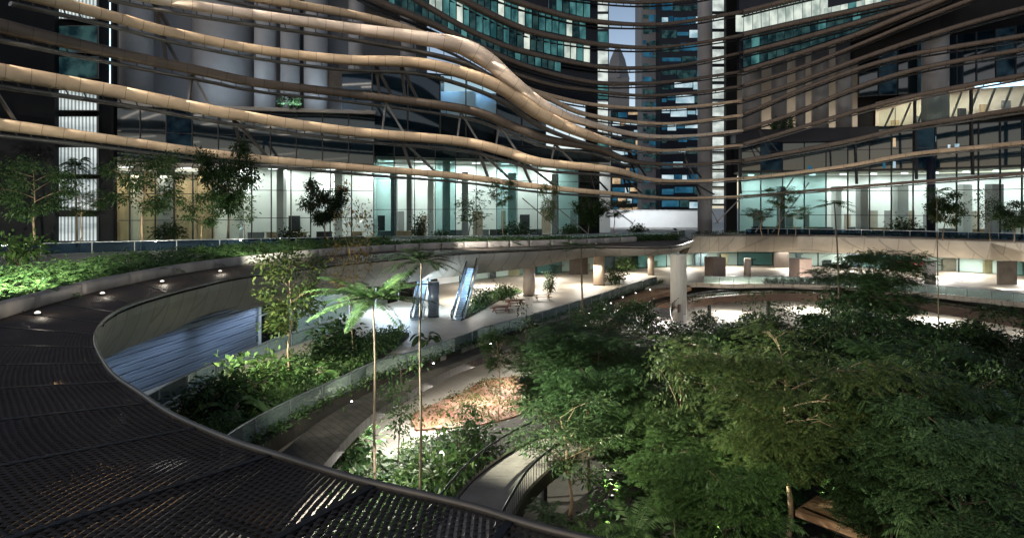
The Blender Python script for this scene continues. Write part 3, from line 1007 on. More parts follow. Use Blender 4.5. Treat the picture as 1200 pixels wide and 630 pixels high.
struts(LB, R2, R1, (-20, 273, 470, 560, 610), (12, 40))
struts(LB, R3, R2, (225, 452, 540, 585, 650), (-4, 22))
struts(LB, R4, R3, (190, 440, 470), (5, 20))
struts(LB, R5, R4, (180,), (8, 20))
struts(RB, RT[4], RT[2], (888, ), (14, 24), .3, 'black_metal')
struts(RB, RT[3], RT[1], (868, 1072, 1138), (0,), .5, 'black_metal')
struts(RB, RT[2], RT[0], (866, 1002, 1072, 1138), (2,), .5, 'black_metal')
struts(LB, R4, R2, (735, 800), (9, 22), .3, 'black_metal')
struts(LB, R2, R1, (690, 730, 815), (6, 22), .3, 'black_metal')
for a, b in (((612, 232), (668, 280)), ((640, 232), (702, 285)), ((690, 222), (742, 262)), ((885, 272), (930, 208)), ((905, 272), (948, 214)), ((838, 262), (868, 232)), ((800, 180), (842, 262))):
    d = 118 if a[0] < 760 else 127
    obj('strut', MB().beam(S(*a, d), S(*b, d), .2), M['strut'], LB if a[0] < 760 else RB)

# ---- facade plans: px -> depth
def FL(px):
    return float(np.interp(px, (-80, 0, 130, 250, 440, 560, 700), (90, 95, 104, 108, 114, 121, 131)))


def FR(px):
    return float(np.interp(px, (860, 1000, 1100, 1200, 1270), (136, 131, 125, 115, 107)))


def bay(parent, f, p0, p1, z0, z1, pane, trans=(.28, .62), fw=.16, extra=0.0, back=0.0):
    """one glazing bay: a frame with mullion and transoms, its panes a sub-part"""
    d0, d1 = f(p0) + back, f(p1) + back
    a, b = ((p0 - 600) / F * d0, d0), ((p1 - 600) / F * d1, d1)
    m = MB()
    m.box((a[0], a[1], (z0 + z1) / 2), (fw, fw * 1.6, z1 - z0))
    for t in trans:
        z = z0 + (z1 - z0) * t
        m.beam((a[0], a[1], z), (b[0], b[1], z), fw * .8, fw * .7)
    m.beam((a[0], a[1], z1 - .08), (b[0], b[1], z1 - .08), fw * .8, fw)
    m.beam((a[0], a[1], z0 + .1), (b[0], b[1], z0 + .1), fw * .8, .2)
    w = obj('window', m, M['frame'], parent)
    obj('pane', MB().slab([(a[0], a[1] + .06), (b[0], b[1] + .06)], [(a[0], a[1] + .1), (b[0], b[1] + .1)], z1, z0), M[pane], w)
    return w


def wall_px(parent, f, p0, p1, z0, z1, mat, back=0.0, thick=.5, n=16, name='wall'):
    px = np.linspace(p0, p1, n)
    a = [((p - 600) / F * (f(p) + back), f(p) + back) for p in px]
    b = [((p - 600) / F * (f(p) + back) * 1.0, f(p) + back + thick) for p in px]
    return obj(name, MB().slab(a, b, z1, z0), M[mat], parent)


# ---- left block, lobby
LZ = 25.2
for a, b in zip((133, 152, 182, 204, 226, 249, 268, 295, 318, 341, 364, 387, 412), (152, 182, 204, 226, 249, 268, 295, 318, 341, 364, 387, 412, 437)):
    bay(LB, FL, a, b, TERR, 22.5 if a < 295 else 23.5, 'glass', (.3, .68))
for k in range(11):
    a = 438 + k * 24
    bay(LB, FL, a, a + 24, TERR, LZ + 3.0, 'glass' if k % 3 else 'teal_glass', (.3, .62, .84), .14)
wall_px(LB, FL, 133, 250, TERR, 22.5, 'wood_wall', 5.0, name='inner_wall')
wall_px(LB, FL, 251, 440, TERR, 23.5, 'white_wall', 7.0, name='inner_wall')
wall_px(LB, FL, 441, 715, TERR, LZ, 'white_wall', 9.0, name='inner_wall')
wall_px(LB, FL, 131, 440, 23.5, 24.0, 'soffit', .3, 7.4, name='ceiling')
wall_px(LB, FL, 441, 715, LZ, LZ + .5, 'soffit', .3, 9.4, name='ceiling')
wall_px(LB, FL, 441, 715, LZ + .5, LZ + 3.2, 'navy_wall', 1.5, 2, name='wall')
rng = random.Random(3)
for px, w_, mt in ((160, 1.4, 'warm_wall'), (195, 2.2, 'grey_wall'), (240, 1.6, 'wood_wall'), (276, 2, 'white_wall'), (330, 1.2, 'grey_column'), (398, 1.4, 'white_wall'), (462, 1.0, 'blue_screen'), (480, .9, 'grey_column'), (505, 1.1, 'white_wall'), (545, 1.2, 'grey_column'), (600, 1.6, 'white_wall'), (650, 1.2, 'grey_column')):
    d = FL(px) + 4
    obj('partition', MB().box(((px - 600) / F * d, d, TERR + 6.2), (w_, 1.6, 12.3)), M[mt], LB)
for px in (300, 322, 352, 380, 418, 452, 474, 532, 566, 584, 628, 668):
    d = FL(px) + rng.uniform(2.5, 6)
    x_ = (px - 600) / F * d
    obj('desk', MB().box((x_, d, TERR + .55), (rng.uniform(1.5, 3.5), .9, 1.1)).box((x_, d, TERR + 1.13), (rng.uniform(2, 3.6), 1.1, .06)), M[rng.choice(['black_metal', 'wood_wall', 'grey_wall'])], LB)
for px in (312, 345, 405, 447, 470, 497, 560, 590, 615, 640, 672):
    d = FL(px) + rng.uniform(5, 8)
    obj('door_frame', MB().box(((px - 600) / F * d, d, TERR + 2.0), (rng.uniform(.9, 2.2), .25, 4.0 if px % 2 else 5.6)), M[rng.choice(['frame', 'warm_wall', 'grey_column', 'tan_column'])], LB)
obj('lobby_column', MB().cyl(((523 - 600) / F * 121, 121, TERR), .75, 14.2, 18), M['white_wall'], LB, smooth=True)
for px in range(150, 700, 34):
    d = FL(px) + 4.5
    zc = 23.4 if px < 440 else LZ - .08
    obj('ceiling_lamp', MB().box(((px - 600) / F * d, d, zc), (1.6, .35, .1)), M['ceil_light'], LB)
for px in range(150, 300, 50):
    d = FL(px) + 2.6
    area(((px - 600) / F * d, d, 22.0), ((px - 600) / F * d, d, 0), 520, 5, 2.0, (1, .87, .68))
for px in range(285, 440, 50):
    d = FL(px) + 4.6
    area(((px - 600) / F * d, d, 23.2), ((px - 600) / F * d, d + 1, 0), 720, 2, 1, (1, 1, .93))
for px in range(455, 720, 48):
    d = FL(px) + 6
    area(((px - 600) / F * d, d, LZ - .3), ((px - 600) / F * d, d + 1, 0), 950, 2, 1, (.93, 1, .95))
# dark storeys and walls over the lobby
wall_px(LB, FL, 116, 440, 24.0, 33.5, 'black_wall', 1.2, 2.0)
rngd = random.Random(8)
for k in range(10):
    a = 134 + k * 30.5
    bay(LB, FL, a, a + 30.5, 24.1, 33.4, rngd.choice(['dark_glass', 'dark_glass', 'dark_glass', 'win_faint']), (.52,), .16, back=.3)
wall_px(LB, FL, -90, 64, TERR, 62, 'black_wall', 1.0, 1.0)
wall_px(LB, FL, 115, 133, TERR, 62, 'black_wall', -.5, 1.0)
wall_px(LB, FL, 64, 115, TERR, 62, 'black_wall', 2.2, .6)
for y0, y1 in ((-30, 23), (30, 62), (66, 92), (105, 130), (136, 160), (172, 205), (209, 247), (253, 283)):
    d = FL(90) + .6
    f = obj('window', MB().box((S(89, 0, d)[0], d + .2, (S(0, y0, d)[2] + S(0, y1, d)[2]) / 2), (S(116, 0, d)[0] - S(63, 0, d)[0], .3, S(0, y0, d)[2] - S(0, y1, d)[2])), M['frame'], LB)
    obj('pane', MB().box((S(89, 0, d)[0], d - .02, (S(0, y0, d)[2] + S(0, y1, d)[2]) / 2), (S(114, 0, d)[0] - S(65, 0, d)[0], .1, S(0, y0 + 1, d)[2] - S(0, y1 - 1, d)[2])), M['rib_panel' if y0 > 90 or y0 < 0 else 'win_dim'], f)
obj('led_strip', MB().box((S(128, 0, 100)[0], 100.2, S(0, 40, 100)[2]), (.14, .1, 17)), M['led_blue'], LB)
# concrete wall and broad columns behind the ribbons
wall_px(LB, FL, 130, 500, 33.5, 66, 'grey_wall', 9.0, .8)
wall_px(LB, FL, 130, 440, 33.0, 33.6, 'soffit', -1, 11, name='balcony_floor')
for px, r in ((160, 2.6), (262, 5.2), (311, 1.9), (340, 1.7), (370, 2.1), (418, 1.5), (478, 1.5)):
    d = FL(px) + (9 if r > 4 else 5)
    obj('column', MB().cyl(((px - 600) / F * d, d, 33.6), r, 33, 28), M['grey_column'], LB, smooth=True)
for px in (235, 290, 345, 390):
    d = FL(px) - 1.5
    area(((px - 600) / F * d, d, 34.2), ((px - 600) / F * d, d + 8, 46), 240, 6, .6, (.66, .84, 1))
wall_px(LB, FL, 134, 200, 33.6, 35.3, 'warm_wall', .6, .4, name='parapet')
wall_px(LB, FL, 380, 520, 37.5, 42, 'bronze', 6, 1.0)
# glazed curved storey with the blue lit bay
def FG(px):
    return FL(px) + 1.0


pxs = [400, 436, 478, 516, 546, 582, 612, 640]
for i in range(7):
    top = lambda p: S(0, float(np.interp(p, (400, 480, 560, 600, 640), (86, 84, 92, 110, 132))), FG(p))[2]
    a, b = pxs[i], pxs[i + 1]
    da, db = FG(a), FG(b)
    A = ((a - 600) / F * da, da)
    Bq = ((b - 600) / F * db, db)
    za, zb = top(a), top(b)
    fr = MB().box((A[0], A[1], (28.5 + za) / 2), (.2, .3, za - 28.5)).beam((A[0], A[1], za), (Bq[0], Bq[1], zb), .2, .25).beam((A[0], A[1], 28.6), (Bq[0], Bq[1], 28.6), .2, .25)
    wv = obj('window', fr, M['frame'], LB)
    mt = 'glass' if i in (3, 4) else 'dark_glass'
    if i in (3, 4):
        xm, dm_ = (A[0] + Bq[0]) / 2, (da + db) / 2
        obj('inner_wall', MB().box((xm, dm_ + 4.2, 33.5), (8.0, .3, 11)), M['white_wall'], LB)
        area((xm - 1.2 if i == 3 else xm, dm_ + 2.2, min(za, zb) - .5), (xm - .6, dm_ + 4, 30), 130 if i == 3 else 60, 2.6, .5, (.12, .46, 1))
        area((xm - 1.2, dm_ + 2.6, min(za, zb) - .3), (xm - 1, dm_ + 4, 32), 40 if i == 3 else 15, 1.6, .3, (.75, .9, 1))
    v = [(A[0], A[1] + .1, 28.5), (Bq[0], Bq[1] + .1, 28.5), (Bq[0], Bq[1] + .1, zb), (A[0], A[1] + .1, za)]
    v += [(q[0], q[1] + .1, q[2]) for q in v]
    obj('pane', MB().add(v, [(0, 1, 2, 3), (4, 7, 6, 5), (3, 2, 6, 7), (0, 3, 7, 4), (1, 5, 6, 2)]), M[mt], wv)
wall_px(LB, FL, 440, 640, 28.2, 34, 'navy_wall', 3.0, 1.0)
# upper office storeys of the left block
def rowwin(parent, up, lo, p0, p1, step, mats, seed, back=1.2):
    r = random.Random(seed)
    px = p0
    while px < p1:
        q = px + step * r.uniform(.92, 1.06)
        d = (d_at(up, px) + d_at(lo, px)) / 2 + back
        v = []
        for p, t in ((px + .6, lo), (q - .6, lo), (q - .6, up), (px + .6, up)):
            y = py_at(t, p)
            y = y - 4 if t is lo else y + 4
            v.append(S(p, y, d))
        if v[3][2] - v[0][2] > .6:
            v += [(a, b + .25, c) for a, b, c in v]
            obj('window', MB().add(v, [(0, 1, 2, 3), (4, 7, 6, 5), (3, 2, 6, 7), (0, 3, 7, 4), (1, 5, 6, 2), (0, 4, 5, 1)]), M[r.choices(list(mats), list(mats.values()))[0]], parent)
        px = q


wl = {'win_teal': 5, 'win_white': 3, 'win_dim': 3}
rowwin(LT, Rb, Rc, 470, 686, 8.0, wl, 5)
rowwin(LT, Ra, Rb, 520, 686, 8.0, {'win_teal': 6, 'win_white': 1, 'win_dim': 3}, 6)
rowwin(LT, Ro, Ra, 575, 686, 8.0, {'win_teal': 4, 'win_dim': 4}, 7)
rowwin(LT, Rc, R7, 455, 650, 8.0, {'win_dim': 6, 'win_teal': 1}, 8)


def bandwall(parent, lo, up_px, mat, back, p0, p1):
    n = 24
    a, b = [], []
    for px in np.linspace(p0, p1, n):
        d = d_at(lo, px) + back
        a.append(S(px, py_at(lo, px), d))
        b.append(S(px, up_px, d))
    m = MB().strip(a, b)
    k = len(m.v)
    m.strip([(x, y + 1.2, z) for x, y, z in a], [(x, y + 1.2, z) for x, y, z in b])
    obj('wall', m, M[mat], parent)


bandwall(LT, Rf, -70, 'navy_wall', 6.5, 585, 700)
bandwall(LT, R7, -70, 'navy_wall', 9.5, 400, 600)
# tall piers either side of the sky gap
obj('pier', MB().cyl((S(693, 0, 136)[0], 136, TERR), 1.3, 95, 16), M['black_wall'], LT, smooth=True)
obj('pier', MB().box((S(690, 0, 133)[0], 133, TERR + 8), (4.2, 2, 16)), M['black_wall'], LT)
for k in range(13):
    y0 = -25 + k * 20.5
    d = 141
    f = obj('window', MB().box((S(706.5, 0, d)[0], d + .3, (S(0, y0, d)[2] + S(0, y0 + 20, d)[2]) / 2), (2.7, .4, 3.75)), M['frame'], LT)
    obj('pane', MB().box((S(706.5, 0, d)[0], d, (S(0, y0, d)[2] + S(0, y0 + 20, d)[2]) / 2 + .1), (2.2, .2, 3.2)), M['shaft' if k % 3 else 'win_teal'], f)
obj('pier', MB().cyl((S(826, 0, 137)[0], 137, TERR), 1.5, 95, 20), M['grey_column'], UT, smooth=True)
obj('pier', MB().box((S(856, 0, 140)[0], 140, TERR + 45), (2.4, 1.5, 90)), M['black_wall'], UT)
for k in range(13):
    y0 = -25 + k * 20.5
    d = 142
    f = obj('window', MB().box((S(842.5, 0, d)[0], d + .3, (S(0, y0, d)[2] + S(0, y0 + 20, d)[2]) / 2), (3.2, .4, 3.8)), M['frame'], UT)
    obj('pane', MB().box((S(842.5, 0, d)[0], d, (S(0, y0, d)[2] + S(0, y0 + 20, d)[2]) / 2 + .1), (2.8, .2, 3.1)), M['shaft'], f)

# ---- right block
def rz(px, py):
    return S(px, py, FR(px))[2]


for k in range(14):
    a = 866 + k * 25.5
    bay(RB, FR, a, a + 25.5, TERR, 24.0, 'glass' if a > 960 else 'teal_glass', (.3, .68), .18)
wall_px(RB, FR, 866, 1230, TERR, 23.6, 'white_wall', 11, name='inner_wall')
wall_px(RB, FR, 866, 1230, 23.6, 24.0, 'soffit', .3, 11.4, name='ceiling')
for px, w_, mt in ((915, 1.0, 'blue_screen'), (980, 1.2, 'white_wall'), (1010, 1.6, 'grey_column'), (1055, 2.2, 'white_wall'), (1130, 1.8, 'white_wall'), (1165, 2.2, 'grey_column')):
    d = FR(px) + 5
    obj('partition', MB().box(((px - 600) / F * d, d, TERR + 5), (w_, 2, 10)), M[mt], RB)
for px in (892, 905, 932, 955, 968, 1000, 1030, 1046, 1075, 1110, 1148, 1182):
    d = FR(px) + rng.uniform(3, 9)
    obj('desk', MB().box(((px - 600) / F * d, d, TERR + .6), (rng.uniform(1.5, 4), .9, 1.2)).box(((px - 600) / F * d, d, TERR + 1.23), (rng.uniform(2, 4), 1.1, .06)), M[rng.choice(['black_metal', 'wood_wall', 'grey_wall'])], RB)
for px in (888, 925, 945, 993, 1022, 1040, 1068, 1085, 1120, 1142, 1176, 1195):
    d = FR(px) + rng.uniform(7, 10)
    obj('door_frame', MB().box(((px - 600) / F * d, d, TERR + 2.0), (rng.uniform(.9, 2.6), .25, 4.0 if px % 2 else 5.6)), M[rng.choice(['frame', 'warm_wall', 'grey_column', 'tan_column'])], RB)
obj('lobby_column', MB().cyl(((1091 - 600) / F * 124, 124, TERR), .75, 15, 18), M['navy_wall'], RB, smooth=True)
for px in range(880, 1215, 36):
    for bk in (3, 7.5):
        d = FR(px) + bk
        obj('ceiling_lamp', MB().box(((px - 600) / F * d, d, 23.5), (1.2, .4, .1)), M['ceil_light'], RB)
for px in range(885, 1230, 50):
    d = FR(px) + 7.5
    area(((px - 600) / F * d, d, 23.2), ((px - 600) / F * d, d + 1, 0), 700, 2, 1, (.95, 1, .96))
wall_px(RB, FR, 862, 1230, 24.0, 33.0, 'black_wall', 1.4, 2)
for k in range(14):
    a = 866 + k * 25.5
    bay(RB, FR, a, a + 25.5, 24.1, 32.4, rngd.choice(['dark_glass', 'dark_glass', 'win_faint']), (.5,), .16, back=.4)
for px, py, w_, h_, mt in ((950, 198, 1.6, 1.6, 'win_blue'), (1037, 194, 1.0, 1.4, 'win_blue'), (1049, 193, 1.0, 1.6, 'win_cool'), (1049, 167, 1.0, 2.2, 'win_warm'), (1097, 163, .6, 1.4, 'win_cool'), (1114, 172, 1.2, 1.0, 'win_cool'), (1124, 171, 2.0, 1.0, 'win_cool')):
    d = FR(px) + .5
    obj('window', MB().box(S(px, py, d), (w_ * .8, .2, h_ * .8)), M[mt], RB)
# lit sky terrace room
up = rr((1028, 128), (1085, 112), (1140, 104), (1200, 94), (1240, 88))
lo = rr((1028, 156), (1085, 146), (1140, 137), (1200, 127), (1240, 120))
rowwin(RB, up, lo, 1030, 1215, 19, {'glass': 1}, 2, 7.0)
pxr = np.linspace(1026, 1225, 14)
obj('inner_wall', MB().strip([S(p, py_at(lo, p) + 6, FR(p) + 12) for p in pxr], [S(p, py_at(up, p) - 8, FR(p) + 12) for p in pxr]), M['warm_wall'], RB)
obj('ceiling', MB().strip([(S(p, 0, FR(p) + 6)[0], FR(p) + 6, S(p, py_at(up, p), FR(p) + 8)[2]) for p in pxr], [(S(p, 0, FR(p) + 12.3)[0], FR(p) + 12.3, S(p, py_at(up, p), FR(p) + 8)[2] + .1) for p in pxr]), M['soffit'], RB)
obj('floor_slab', MB().strip([(S(p, 0, FR(p) + 5)[0], FR(p) + 5, S(p, py_at(lo, p), FR(p) + 7)[2]) for p in pxr], [(S(p, 0, FR(p) + 12.3)[0], FR(p) + 12.3, S(p, py_at(lo, p), FR(p) + 7)[2]) for p in pxr]), M['mid_stone'], RB)
for p in range(1040, 1220, 26):
    c_ = S(p, py_at(up, p), FR(p) + 8)
    area((c_[0], FR(p) + 9.6, c_[2] - .35), (c_[0], FR(p) + 11, c_[2] - 5), 190, 2, .6, (1, .9, .7) if p < 1140 else (1, .9, .82))
    d_ = FR(p) + 10.5
    obj('partition', MB().box((S(p + 9, 0, d_)[0], d_, S(p, py_at(lo, p), d_)[2] + 1.2), (1.6, .4, 2.4)), M[('wood_wall', 'grey_wall', 'tan_column', 'frame')[p // 26 % 4]], RB)
for i in range(9):
    a = 1034 + i * 20
    d = FR(a) + 5
    ya, yb = py_at(lo, a), py_at(up, a)
    obj('strut', MB().beam(S(a, ya, d), S(a + 13, yb, d), .3), M['strut'], RB)
wall_px(RB, FR, 1000, 1240, 32.5, 60, 'black_wall', 13, 1)
for k in range(10):
    a = 1006 + k * 23
    bay(RB, FR, a, a + 23, 40.5, 52, rngd.choice(['dark_glass', 'dark_glass', 'win_faint']), (.45,), .2, back=9)
wall_px(RB, FR, 862, 1030, 30, 32.8, 'navy_wall', -1, 12, name='balcony_floor')
d = FR(1170) + 1
obj('led_strip', MB().beam(S(1143, 102, FR(1143) - 1.5), S(1235, 95, FR(1235) - 1.5), .5, .8), M['led_blue'], RB)
for px, r in ((881, 2.0), (913, 1.6), (938, 1.0), (961, 1.7), (989, 1.6), (1096, 2.4)):
    d = FR(px) + (5 if px < 1050 else 3)
    obj('column', MB().cyl(((px - 600) / F * d, d, 32.8), r, 24, 24), M['grey_column'], RB, smooth=True)
wall_px(RB, FR, 862, 1005, 32.8, 54, 'warm_wall', 13, .6)
for px in (905, 950, 985):
    d = FR(px) + 9
    area(((px - 600) / F * d, d, 33.4), ((px - 600) / F * d, d + 2.5, 46), 170, 4, 1, (1, .86, .68))
# upper office storeys
rowwin(UT, RT[11], RT[10], 862, 965, 10, {'win_white': 5}, 11)
top12 = rr((871, -12), (1000, -40), (1100, -60))
rowwin(UT, [(p[0], p[1] - 14, p[2], 3) for p in RT[10]], RT[10], 965, 1060, 10, {'win_white': 4, 'win_teal': 1}, 12)
rowwin(UT, RT[10], RT[9], 871, 1075, 10, {'win_dim': 5, 'win_teal': 1}, 13)
rowwin(UT, RT[9], RT[8], 871, 1075, 10, {'win_dim': 5, 'win_teal': 1}, 14)
bandwall(UT, RT[8], -80, 'navy_wall', 3.0, 866, 1120)
bandwall(UT, RT[6], -80, 'black_wall', 7.0, 1000, 1235)

# ---- distant towers in the gap
def tower(name, label, px0, px1, pyt, d, mat, rows, cols, mats, seed, rot=0.0, side=0):
    x0, x1 = S(px0, 0, d)[0], S(px1, 0, d)[0]
    zt = S(0, pyt, d)[2]
    t = thing(name, label, 'tower', ((x0 + x1) / 2, d, 0))
    dp = max(12, (x1 - x0))
    obj('body', MB().box(((x0 + x1) / 2, d + dp / 2 + .4, zt / 2), (x1 - x0, dp, zt)), M[mat], t)
    r = random.Random(seed)
    zb = EYE + (HY - 262) / F * d
    fhh = (zt - zb) / rows
    for i in range(rows):
        z = zb + fhh * (i + .5)
        x = x0 + .4
        while x < x1 - 1.5:
            wd = min(r.uniform(.12, .5) * (x1 - x0), x1 - .3 - x)
            if wd > 1:
                obj('window', MB().box((x + wd / 2, d + .25, z + r.uniform(-.1, .1) * fhh), (wd - .35, .3, fhh * r.uniform(.25, .62))), M[r.choices(list(mats), list(mats.values()))[0]], t)
            x += wd
    return t


tower('office_tower', 'distant blue glass tower with scattered bright floors in the gap between the blocks', 774, 822, -60, 225, 'navy_wall', 21, 4, {'win_blue': 4, 'win_cool': 3, 'win_dim': 3}, 4)
t2 = tower('office_tower', 'distant grey tower with a plain side wall in the sky gap', 752, 774, -60, 232, 'grey_wall', 22, 1, {'win_dim': 5, 'win_blue': 2}, 9)
tower('apartment_block', 'lower distant block with small warm and cool lit rooms below the pointed tower', 716, 752, 128, 240, 'navy_wall', 12, 3, {'win_cool': 3, 'win_warm': 3, 'win_dim': 2, 'win_blue': 3}, 21)
pt = thing('pointed_tower', 'far dim tower with a pointed top against the pale sky', 'tower', (S(725, 0, 420)[0], 420, 0))
xc = S(725, 0, 420)[0]
obj('body', MB().box((xc, 424, 50), (13, 13, 100)), M['grey_wall'], pt)
obj('roof', MB().tube([(xc, 424, 100), (xc, 424, 113), (xc, 424, 122)], [8, 5, 1.2], 4, caps=True), M['grey_wall'], pt)
ww = thing('white_wall', 'low white wall closing the far end between the two blocks', 'wall', (S(765, 0, 170)[0], 170, TERR))
obj('panel', MB().box((S(765, 0, 170)[0], 170, TERR + 2.2), (S(822, 0, 170)[0] - S(708, 0, 170)[0], .6, 4.6)), M['white_wall'], ww)
obj('coping', MB().box((S(765, 0, 170)[0], 169.9, TERR + 4.6), (S(822, 0, 170)[0] - S(708, 0, 170)[0] + .3, 1.0, .2)), M['steel'], ww)
area((S(765, 0, 160)[0], 158, TERR + 8), (S(765, 0, 170)[0], 170, TERR + 2), 2200, 20, 1, (.9, .95, 1))

# ---- lower lobby under the terrace
LL = thing('lower_lobby', 'pale lower lobby wall with glass doors under the terrace', 'glass wall', (30, 128, MID))
lw = catmull([(-12, 100), (2, 116), (20, 126), (40, 134), (60, 134), (80, 126), (100, 106), (110, 80)], 60)
obj('wall', MB().slab(lw + np.array((0, 3)), lw + np.array((0, 3.6)), 10.5, MID), M['white_wall'], LL)
for i in range(2, 56, 3):
    c = lw[i:i + 4]
    fr = obj('window', MB().box((c[0][0], c[0][1], MID + 3), (.2, .2, 6)).beam((c[0][0], c[0][1], MID + 2.7), (c[-1][0], c[-1][1], MID + 2.7), .1, .12), M['frame'], LL)
    obj('pane', MB().slab(c[[0, -1]], c[[0, -1]] + np.array((0, .04)), MID + 6, MID), M[('glass', 'glass', 'teal_glass')[i // 3 % 3]], fr)
rl = random.Random(12)
for i in range(5, 54, 2):
    c = lw[i] + np.array((rl.uniform(-.6, .6), rl.uniform(1.2, 2.4)))
    hh_ = rl.choice((1.1, 2.3, 2.3, 3.6, 4.6))
    obj('shopfront', MB().box((c[0], c[1], MID + hh_ / 2), (rl.uniform(.8, 2.6), .5, hh_)).box((c[0], c[1] - .3, MID + hh_ + .1), (rl.uniform(1, 2.8), .3, .2)), M[rl.choice(['brown_pier', 'grey_wall', 'frame', 'blue_screen', 'wood_wall', 'tan_column'])], LL)
for px, w_ in ((678, 3.4), (915, 3.0), (1180, 3.0)):
    d = 118 if px < 700 else (130 if px < 1000 else 103)
    obj('door', MB().box(((px - 600) / F * d, d, MID + 1.9), (w_, .4, 3.8)), M['bronze'], LL)
sg = thing('led_sign', 'small red dot matrix display glowing under the right terrace', 'sign', S(1066, 309, 116))
c = S(1066, 309, 116)
obj('board', MB().box((c[0], c[1] + .15, c[2]), (7.6, .2, 1.1)), M['black_board'], sg)
dm = MB()
r_ = random.Random(1)
for gx, pat in ((-3.6, ("1", "0", "1", "1", "1")), (-2.6, ("11", "01", "11", "10", "11")), (-.9, ("111", "101", "101", "101", "111")), (.5, ("111", "101", "111", "001", "111")), (1.9, ("111", "001", "011", "001", "111")), (3.3, ("101", "101", "111", "001", "001"))):
    for j, row in enumerate(pat):
        for i, ch in enumerate(row):
            if ch == '1':
                dm.box((c[0] + gx * .78 + i * .27, c[1], c[2] + .36 - j * .18), (.2, .06, .13))
obj('lettering', dm, M['led_red'], sg)

# glass balustrades on the terrace
bl = catmull([(-75, 60), (-58, 76), (-45, 84), (-30, 90), (-22, 95)], 40)
balustrade('terrace_balustrade', 'dark glass balustrade behind the fern bed on the left terrace', bl, TERR, 1.35, 3, 'rail_glass_dark', 'steel')
bc = catmull([(-20, 97), (-8, 98.5), (4, 101), (14, 106), (22, 111), (29, 116), (33, 122)], 40)
balustrade('terrace_balustrade', 'clear glass balustrade behind the far planter before the central lobby', bc, TERR, 1.2, 3)
balustrade('terrace_balustrade', 'clear glass balustrade along the edge of the right terrace', RR[22:100] + noR[22:100] * 1.0, TERR, 1.25, 3, 'rail_glass_dark', 'steel')
pw2 = thing('planter_wall', 'low pale stone planter wall on the far terrace', 'planter', (-2, 95, TERR))
obj('wall', MB().slab(catmull([(-18, 93), (-6, 96), (6, 99)], 16), catmull([(-18.2, 93.6), (-6.1, 96.6), (5.8, 99.6)], 16), TERR + .9, TERR), M['pale_stone'], pw2)
obj('seat', MB().box((-2.2, 96.2, TERR + .8), (4.6, 1.4, .5), .2), M['tan_column'], pw2)

# ================================================================== LIGHTING (lamps of the place, plus added lights without fittings)
def soffit_lamp(x, y, z, power, color=(1, .93, .82), s=2.0):
    area((x, y, z), (x, y, 0), power, s, s, color)


for x, y, pw_, c in ((-6, 86, 3000, (1, .95, .86)), (3, 93, 3200, (1, .94, .84)), (12, 101, 3000, (1, .94, .83)), (-4, 100, 2600, (1, .97, .93)), (6, 110, 2600, (1, .97, .93)), (22, 117, 3000, (1, .95, .87)), (34, 128, 2600, (1, .96, .9)), (44, 130, 3000, (1, .96, .9)), (56, 128, 3400, (1, .96, .9)),
                     (66, 123, 4200, (1, .97, .92)), (76, 114, 4600, (1, .97, .92)), (86, 105, 4600, (1, .97, .92)), (94, 92, 4200, (1, .97, .92)), (70, 130, 3000, (1, .97, .92)), (84, 118, 3000, (1, .97, .92))):
    soffit_lamp(x, y, 7.4, pw_ * .38, c, 4)
area((-8, 75.5, 7.9), (-7, 78, 5), 800, 6, 2, (.6, .8, 1))
area((-14, 76, 7.6), (-14, 76, 4), 1800, 4, 3, (.6, .8, 1))
area((-23.6, 42, 7.7), (-26.5, 42, 3), 110, 12, .3, (.55, .72, 1), 130)
area((-22.6, 54, 7.7), (-25, 54, 3), 120, 9, .3, (.55, .72, 1), 130)
area((-25, 66, 7.8), (-22, 66, 4), 480, 8, 2, (.5, .78, 1))
# under the near mesh: warm down lights on the floor below
for x, y, p in ((-20, 30, 700), (-15.5, 28, 600), (-23.5, 33, 500), (-11, 26, 600), (-18, 26, 500), (-25, 38, 300), (-13, 23, 500)):
    spot((x, y, 8.4), (x, y, 4), p * .45, 70, (1, .66, .3), 1.0, .3)
for x, y in ((-25, 35.5), (-17, 31.5), (-9.5, 25)):
    spot((x, y, 8.4), (x, y, 4), 500, 30, (.85, .93, 1), 1.0, .2)

# ribbon wash lights: added panels floating unseen before the ribbons, no fittings
def wash(tr, pxs, power, up=2.2, front=2.6, color=(1, .88, .73), L=11):
    for px in pxs:
        y, d = py_at(tr, px), d_at(tr, px)
        c = Vector(S(px, y, d))
        a, b = Vector(S(px - 8, py_at(tr, px - 8), d_at(tr, px - 8))), Vector(S(px + 8, py_at(tr, px + 8), d_at(tr, px + 8)))
        t = (b - a).normalized()
        loc = c + Vector((0, -front, up))
        l = bpy.data.lights.new("ribbon_light", 'AREA')
        l.shape = 'RECTANGLE'
        l.size, l.size_y, l.energy, l.color, l.spread = L, .3, power * .78, color, R(80)
        o = bpy.data.objects.new("ribbon_light", l)
        zax = -(c - loc).normalized()
        xax = (t - zax * t.dot(zax)).normalized()
        yax = zax.cross(xax)
        from mathutils import Matrix
        mm = Matrix((xax, yax, zax)).transposed().to_4x4()
        mm.translation = loc
        o.matrix_world = mm
        COL.objects.link(o)


wash(R1, (10, 70, 140, 215, 290, 365, 440, 510, 580, 650), 30)
wash(R2, (0, 60, 130, 200, 270, 340, 410, 470, 530, 590, 640, 690), 50)
wash(R4, (60, 120, 190, 260, 330, 400, 465, 525, 580, 625, 670), 46)
wash(R5, (215, 285, 350, 410, 465, 515, 560, 600, 640), 50, color=(1, .9, .8))
wash(R6, (320, 390, 450), 24)
wash(R3, (470, 530, 590, 640, 690), 24)

